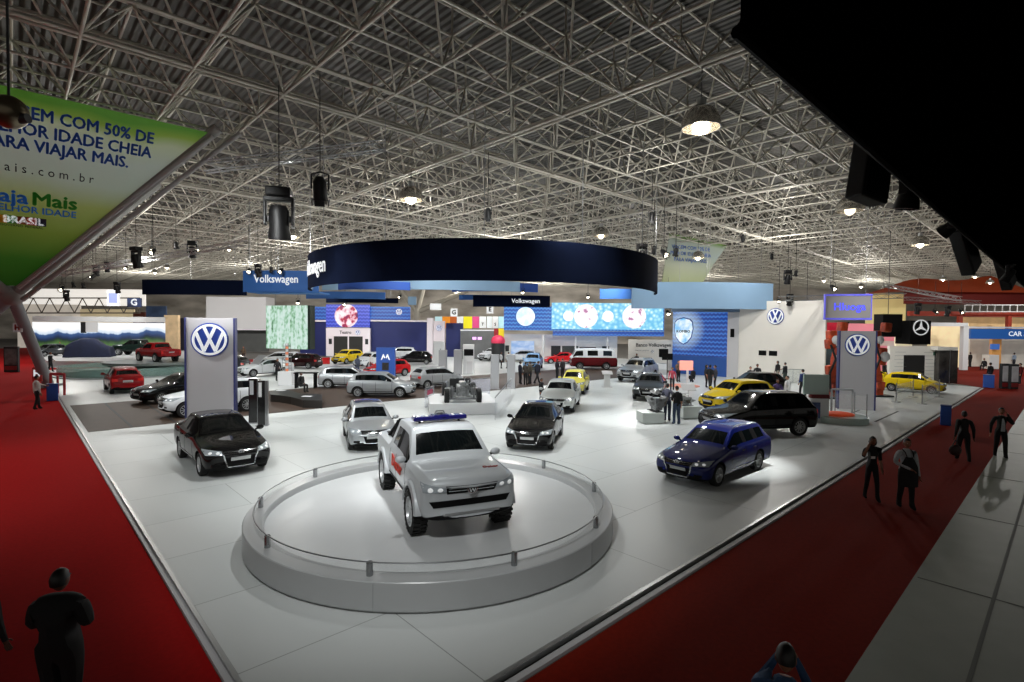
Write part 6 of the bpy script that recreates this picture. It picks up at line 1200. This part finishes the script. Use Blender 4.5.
rr_ = thing('red_hall_roof', 'wide orange red fabric roof of the far gallery', 'roof', PY(960, 292, 84)); m = MB(); n_ = 16; vv = []
for j in range(2):
    for i in range(n_+1): s = i/n_; x_ = -10+22*s; vv.append((x_, j*8, (3.0*math.sin(min(1, s*1.5)*PI/2)*(1-.15*math.cos(s*9)) if j else 0)))
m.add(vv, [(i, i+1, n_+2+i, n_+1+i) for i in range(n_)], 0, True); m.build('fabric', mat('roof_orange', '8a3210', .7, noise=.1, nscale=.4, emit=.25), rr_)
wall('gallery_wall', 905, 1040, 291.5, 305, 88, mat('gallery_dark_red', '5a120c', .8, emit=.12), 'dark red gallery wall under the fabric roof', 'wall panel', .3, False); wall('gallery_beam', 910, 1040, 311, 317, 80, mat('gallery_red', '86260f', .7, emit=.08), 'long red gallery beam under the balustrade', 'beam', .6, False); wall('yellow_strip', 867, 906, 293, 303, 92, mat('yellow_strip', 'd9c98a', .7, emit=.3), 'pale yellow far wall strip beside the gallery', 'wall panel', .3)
bl_ = thing('balustrade', 'white railed balustrade of the far gallery', 'railing', (0, 0, 0)); m = MB(); A_, B_ = PY(965, 305, 79), PY(1040, 305, 79); m.tube(A_, B_, .07, 6); lo_ = Vector((0, 0, -1.0)); m.tube(A_+lo_, B_+lo_, .07, 6)
for i in range(11): p = A_.lerp(B_, i/10); m.tube(p, p+lo_, .05, 6)
m.build('railing', M_WHITE, bl_)
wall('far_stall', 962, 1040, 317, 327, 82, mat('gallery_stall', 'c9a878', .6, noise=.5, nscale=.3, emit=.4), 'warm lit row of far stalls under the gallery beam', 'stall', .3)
for i, x_ in enumerate((961, 1010)): wall('gallery_post', x_-1.6, x_+1.6, 316, 330, 79, mat('gallery_red', '86260f', .7, emit=.08), 'red gallery post ' + ('beside the white arch' if i == 0 else 'above the blue lettered fascia'), 'post', .5)
cs = wall('shop_sign', 971, 1050, 328.5, 339.5, 60, mat('fascia_blue', '1d4f92', .5, emit=.35), 'blue shop fascia with big white capitals at the far crossing', 'sign', .4, False); write(cs, 'CAR SYSTEMS', .74, M_SIGNW, (1010+29-1010.5)/F*60*1.0-1.1, 0, 1.05, w=.01); wall('white_ledge', 970, 1050, 326.5, 328.7, 60.5, M_WHITE, 'white cornice over the blue shop fascia', 'fascia', .6, False)
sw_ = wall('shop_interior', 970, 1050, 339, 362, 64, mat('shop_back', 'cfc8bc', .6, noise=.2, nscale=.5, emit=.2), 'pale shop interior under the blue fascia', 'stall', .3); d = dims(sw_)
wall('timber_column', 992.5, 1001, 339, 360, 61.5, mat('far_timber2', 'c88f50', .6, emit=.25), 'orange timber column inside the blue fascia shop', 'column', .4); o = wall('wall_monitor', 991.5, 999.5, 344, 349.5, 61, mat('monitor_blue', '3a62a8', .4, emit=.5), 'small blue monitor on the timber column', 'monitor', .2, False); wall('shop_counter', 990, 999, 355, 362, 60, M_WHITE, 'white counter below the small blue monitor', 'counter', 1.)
for (a, b, x0_, l) in ((896, 397.5, 0, 'outer'), (922, 397.5, 1, 'inner')):
    p, q = G(a, 402 if x0_ == 0 else 404), G(a+17, 397); d_ = q-p; t = thing('glass_barrier', 'clear glass barrier in front of the lone yellow hatchback, %s one' % ('pylon side' if x0_ == 0 else 'carpet side'), 'barrier', (p+q)/2, math.atan2(d_.y, d_.x)); MB().box((0, 0, .55), (d_.length, .03, 1.0)).build('glass', M_GLASSP, t)
    for s in (-1, 1): MB().tube((s*d_.length/2, 0, 0), (s*d_.length/2, 0, 1.15), .03, 8).lathe([(0, 0), (.25, 0), (.24, .03), (0, .03)], 16, 0, Matrix.Translation((s*d_.length/2, 0, 0))).build('post', M_STEEL, t)
# ---------------------------------------------------------------- people
HD = 1.74
person('man in a black suit seen from behind on the red carpet', ang=98, top='0b0b0d', legs='0a0a0c', skin='dark', ra='belly', la='belly', bulk=1.38, loc=Vector((-4.93, 5.72, -.085)), H=1.76, headturn=-8)
person('person in dark clothes cut off by the picture edge beside the suited man', ang=80, top='121214', legs='0c0c0e', skin='dark', bulk=1.1, loc=Vector((-6.08, 6.0, -.085)), H=1.66)
person('photographer in a blue shirt with a camera raised, only head and shoulders in view', ang=60, top='2d4a6e', legs='1a1a20', skin='mid', ra='camera', la='camera', loc=Vector((2.40, 4.52, -.085)), H=1.72, headdown=12)
person('woman in a black outfit with white badge, hand raised to her mouth', (871, 500), -103, 1.66, '0d0c0e', '0d0c0e', ra='phone', la='back', hair='long', walk=.35, z=-.08, sleeves='short', skin='mid', extra=badge, bulk=.92)
person('man in a white shirt and long black apron walking on the dark carpet', (905, 508), -100, 1.74, 'a9abae', '0c0b0c', ra='front', la='down', walk=.25, z=-.08, skin='mid', extra=apron, bulk=1.06)
person('person in dark clothes walking away with a bag on the dark carpet', (963, 461), 68, 1.70, '14120f', '0f0e0d', ra='back', la='back', walk=.5, z=-.08, skin='dark')
tag(MB().sphere((0, 0, .22), (.20, .09, .18), 14, 8).path([(-.1, 0, .36), (0, 0, .55), (.1, 0, .36)], .015, 6).build('hand_bag', mat('bag_maroon', '2c0b0a', .6), None, G(955, 457, .34)), 'dark bag carried by the person walking away', 'bag')
person('man in a dark jacket over a white shirt holding a phone to his face', (1000, 458), -115, 1.74, '15130f', '100f0e', ra='back', la='phone', walk=.35, z=-.04, skin='mid', extra=white_shirt, bulk=1.05)
person('man in a white shirt seen from behind beside the blue waste bin', (37, 409.5), 60, 1.74, 'c6c2bd', '17161a', ra='down', la='reach', walk=.3, z=-.08, skin='mid')
person('man in black standing at the corner of the mountain stand', (50.5, 372), 20, 1.74, '101012', '111114', ra='front', la='front', walk=.3, z=.0, skin='mid')
person('seated grey figure on the mountain stand near the end-on car', (60, 352), -60, 1.7, '5a564e', '3f3c38', sit=True, z=.6, skin='mid')
person('man in a greyish shirt and jeans beside the bare engine, of the two standing there', (667, 421), 60, 1.76, '57596b', '2c3548', ra='front', la='front', skin='light'); person('man in a black shirt and jeans at the engine plinth, of the two standing there', (676.5, 424.5), 105, 1.74, '111114', '33425a', ra='down', la='front', sleeves='short', skin='light', walk=.12)
person('person in a striped brown top in front of the plain blue partition', (678, 382), -70, 1.72, '6d5a4a', '16161c', ra='front', la='front', skin='light'); person('person crouching in dark clothes beside the pink sign', (693, 382), 200, 1.7, '1a1a1e', '1a1a1e', crouch=True, skin='mid', ra='front')
person('slim person in dark top, first of three chatting before the blue partition', (706, 387.5), -20, 1.66, '1d1f26', '17181e', hair='long', la='hips', skin='light', sleeves='short'); person('person in black, middle one of three chatting before the blue partition', (709.8, 390), 30, 1.76, '121216', '121216', ra='hips', skin='mid', sleeves='short', walk=.2); person('person in grey top, last of three chatting before the blue partition', (715, 389.5), 160, 1.72, '3a3a44', '15151a', ra='belly', skin='light')
person('person in black top and pale trousers walking past the white wall', (777.5, 382), 190, 1.72, '141418', '8b8678', walk=.6, skin='mid', hair='long'); person('person in black with a shoulder load before the white wall monitors', (785, 384.5), 120, 1.72, '15161a', '2f3a36', ra='reach', skin='mid'); person('man in a blue shirt at the pale reception counter', (802.5, 396), 110, 1.74, '24386e', '17181c', ra='front', skin='mid', walk=.3); person('person in dark jacket and jeans beside the glass counter', (808.5, 382), -60, 1.72, '1a1c22', '2f4468', skin='mid'); person('person behind the glass counter, head and shoulders showing', (800.5, 379), -90, 1.66, '24242a', '202026', skin='mid')
person('person in purple seen over the roof of the black off-road car', (777, 409), -100, 1.62, '5a4a80', '2a2a34', skin='mid'); person('person in white shirt seen over the roof of the black off-road car', (787, 406.5), 180, 1.72, 'd8d8da', '2a2a30', skin='light'); person('fair-haired visitor standing near the white wall, head above the cars', (750, 390), -80, 1.66, '22242a', '1c1c20', skin='light'); person('visitor in black standing near the white wall, head above the cars', (757, 388.5), -100, 1.78, '131317', '131317', skin='mid', bulk=1.1)
for i, (x_, y_, a, c_, l, k) in enumerate(((520, 384, 20, '1b1e30', 'in dark blue, first of the group beside the grey posts', {}), (525.5, 385, 60, '3d3630', 'in brown, second of the group beside the grey posts', {}), (530, 384, 140, '4a463e', 'in a khaki top, third of the group beside the grey posts', {}), (537, 383.5, 40, '1d2233', 'striding with a bag, last of the group beside the grey posts', {'walk': .8, 'lean': .15}))): person('visitor ' + l, (x_, y_), a, 1.72, c_, '16161b', skin='mid', **k)
person('person in black beside the pale champagne sedan', (541, 404), -30, 1.45, '141418', '141418', skin='mid'); person('visitor in dark top between the red coupe and the yellow compact car', (557, 379), 30, 1.66, '22202a', '1a1a20', skin='mid', ra='front'); person('visitor in mixed grey close to the yellow compact car', (562.5, 378), 120, 1.66, '3a3436', '1a1a20', skin='mid')
person('person in black trousers and white top beside the striped wire column', (277.6, 381), -40, 1.72, '26262a', '111114', skin='mid', ra='front'); person('dark figure seated on the low black curved platform', loc=G(301, 399)+Vector((0, 0, .42-.02)), ang=-20, H=1.55, top='0f0e0e', legs='0f0e0e', sit=True, skin='dark', ra='front', la='front')
person('person in blue grey beside the blue phone totem', (357.6, 374), 60, 1.66, '4e5568', '3a3f4c', skin='mid', hair='long'); person('person in white leaning near the white hatchback', (371.5, 372), 150, 1.66, 'c8c4c4', '6a2a2e', skin='light', lean=.2)
for i, (x_, a) in enumerate(((501, 0), (508.5, 150))): person('person in a white shirt and black trousers between the grey posts, %s' % ('facing the lobby screen' if i == 0 else 'turned toward the banners'), (x_, 368.5), a, 1.70, 'd2d2d4', '141418', skin='mid', walk=.3*i)
person('person in black on the far crossing beside the white arch', (970, 367), 100, 1.74, '141316', '141316', skin='mid'); person('man in dark shirt behind the far blue waste bin', (990, 384), 100, 1.74, '17181c', '1f2a44', skin='mid'); person('person in a red top near the outer poster boards', (1020, 384), 150, 1.7, '6a1a1c', '2a2a30', skin='light'); person('person in white sitting inside the blue fascia shop', (1009, 366), -100, 1.6, 'd0d0d2', '3a4a6a', skin='light', sit=True); person('person in pale blue inside the blue fascia shop', (1014, 367), 100, 1.7, 'a8b8cc', '2a2a30', skin='light')
person('person in a dark suit before the text wall opening', (906, 381), -80, 1.74, '16151a', '131317', skin='mid', ra='front'); person('person in black beside the orange machine beyond the pylon', (884, 383), -60, 1.78, '131215', '131215', skin='mid'); person('tan-shirted person in the dark recess behind the tall pylon', (243.5, 361), -80, 1.72, '7a6a54', '3a342c', skin='light'); person('person in dark clothes at the lobby wall behind the sky blue car', (542.5, 361), -90, 1.74, '1a1c20', '15161a', skin='mid'); person('person in dark clothes seated at the far shop edge', (984, 370), 200, 1.7, '1a1a1e', '1a1a1e', sit=True, skin='mid')
person('guard in dark clothes at the bank counter', (636.5, 370.5), -90, 1.7, '1c1e24', '1a1a20', skin='mid')
person('person in pink seen behind the dark grey sedan', (672, 390), -100, 1.6, 'c04a5a', '2a2a30', skin='light')
# ---------------------------------------------------------------- light
w = bpy.data.worlds.new('world'); SC.world = w; w.use_nodes = True; bg = w.node_tree.nodes['Background']; bg.inputs[0].default_value = (.95, .92, .86, 1); bg.inputs[1].default_value = .22
def spot(p, target, e, ang, blend=1., col=(.98, 1, .99), r=.12):
    d = bpy.data.lights.new('spot_light', 'SPOT'); d.energy = e; d.spot_size = R(ang); d.spot_blend = blend; d.color = col; d.shadow_soft_size = r
    o = bpy.data.objects.new('spot_light', d); COL.objects.link(o); o.location = p; o.rotation_euler = (Vector(target)-Vector(p)).to_track_quat('-Z', 'Y').to_euler(); return o
KE = 1.02
for u_ in (7, 17, 27, 37, 47):
    for v_ in (9.5, 19, 29, 40, 52):
        k = 1.0
        if u_ >= 36 and v_ < 12: k = .62
        if u_ < 20 and v_ < 22: k = 1.6
        spot(S(u_, v_, 12.2), S(u_, v_, 0), 2600*k*KE, 84, 1., r=.3)
for px, e in (((437, 500), 2000), ((220, 450), 1500), ((535, 430), 1400), ((722, 462), 5200), ((765, 425), 1300), ((370, 430), 1400), ((570, 400), 1400), ((625, 420), 2200), ((640, 385), 1800), ((560, 372), 2600), ((460, 400), 1500), ((205, 410), 1500)):
    g = G(*px); spot(g+Vector((.8, -1.5, 10.5)), g, e*KE*1.1, 28, .8)
for (a, b, e, ang) in ((S(-3, 3, 11), S(10, 12, 0), 3000, 60), (S(9, -5, 11), S(14, 12, .5), 2600, 60), (S(24, -5, 11), S(28, 14, 0), 3000, 62), (S(-4, 20, 11), S(14, 26, 0), 3400, 62), (S(38, -4, 11), S(46, 13, 2), 3000, 62), (S(14, 8, 12), S(30, 34, 2), 4500, 58), (S(1, 13, 9.2), S(20, 48, 1), 5000, 54), (S(20, 4, 12), S(46, 18, 3), 5000, 55)):  # frontal fill added to light car fronts and back walls, no fixtures built
    spot(a, b, e*1.7, ang, .8, r=.3)
for (a, b, e, ang) in ((S(5, -6, 9.5), rc, 3200, 50), (S(-2, -2, 9.8), rc, 2300, 54), (S(-8, 16, 11.5), S(-7, 17, 0), 3200, 95), (S(-14, 32, 11.5), S(-10, 34, 0), 2600, 95), (S(-8, 70, 11.5), S(-6, 66, 0), 4000, 95), ((-20, 57, 11), (-23, 74, 1.5), 6000, 70), ((-4, 57, 11), (-8, 74, 1.5), 5000, 66), ((9, 48, 11), (9, 64, 1.5), 4200, 66), ((-34, 62, 11), (-40, 82, 4), 6000, 60), ((23, 31, 11.5), (33, 44, 2), 5500, 60), ((15, 17, 11), (18.8, 29, 2.6), 2600, 40), ((-8, 11, 11), (-12.5, 22, 2.6), 2000, 40), ((50, 44, 11), (54, 62, 2), 5000, 66), ((-42, 52, 11), (-48, 68, 1), 6000, 80)):  # extra spots without fixtures, added to brighten dais, carpet, walls and pylons
    spot(a, b, e, ang, .8, r=.3)
def point(p, e, r=.25, col=(1, .97, .92)):
    d = bpy.data.lights.new('fill_point_light', 'POINT'); d.energy = e; d.color = col; d.shadow_soft_size = r; o = bpy.data.objects.new('fill_point_light', d); COL.objects.link(o); o.location = p
for (x_, y_, e) in ((-20, 32, 900), (8, 32, 1800), (-8, 42, 3500), (20, 40, 2500), (-32, 44, 3500), (0, 58, 5000), (28, 56, 5000), (46, 48, 4000), (-26, 64, 5000), (-52, 62, 6000), (18, 76, 6000), (50, 76, 7000), (-8, 84, 6000), (-42, 86, 8000), (75, 72, 7000), (34, 98, 9000), (-20, 108, 10000), (-70, 100, 11000), (70, 105, 11000), (8, 118, 12000)): point((x_, y_, 10.6), e*.45)  # bare points added through the hall to brighten truss and walls
SC.view_settings.view_transform = 'Standard'; SC.view_settings.exposure = 0.0
SC.cycles.use_denoising = True; SC.cycles.max_bounces = 6; SC.cycles.diffuse_bounces = 3; SC.cycles.glossy_bounces = 3; SC.cycles.transparent_max_bounces = 8; SC.cycles.sample_clamp_indirect = 4
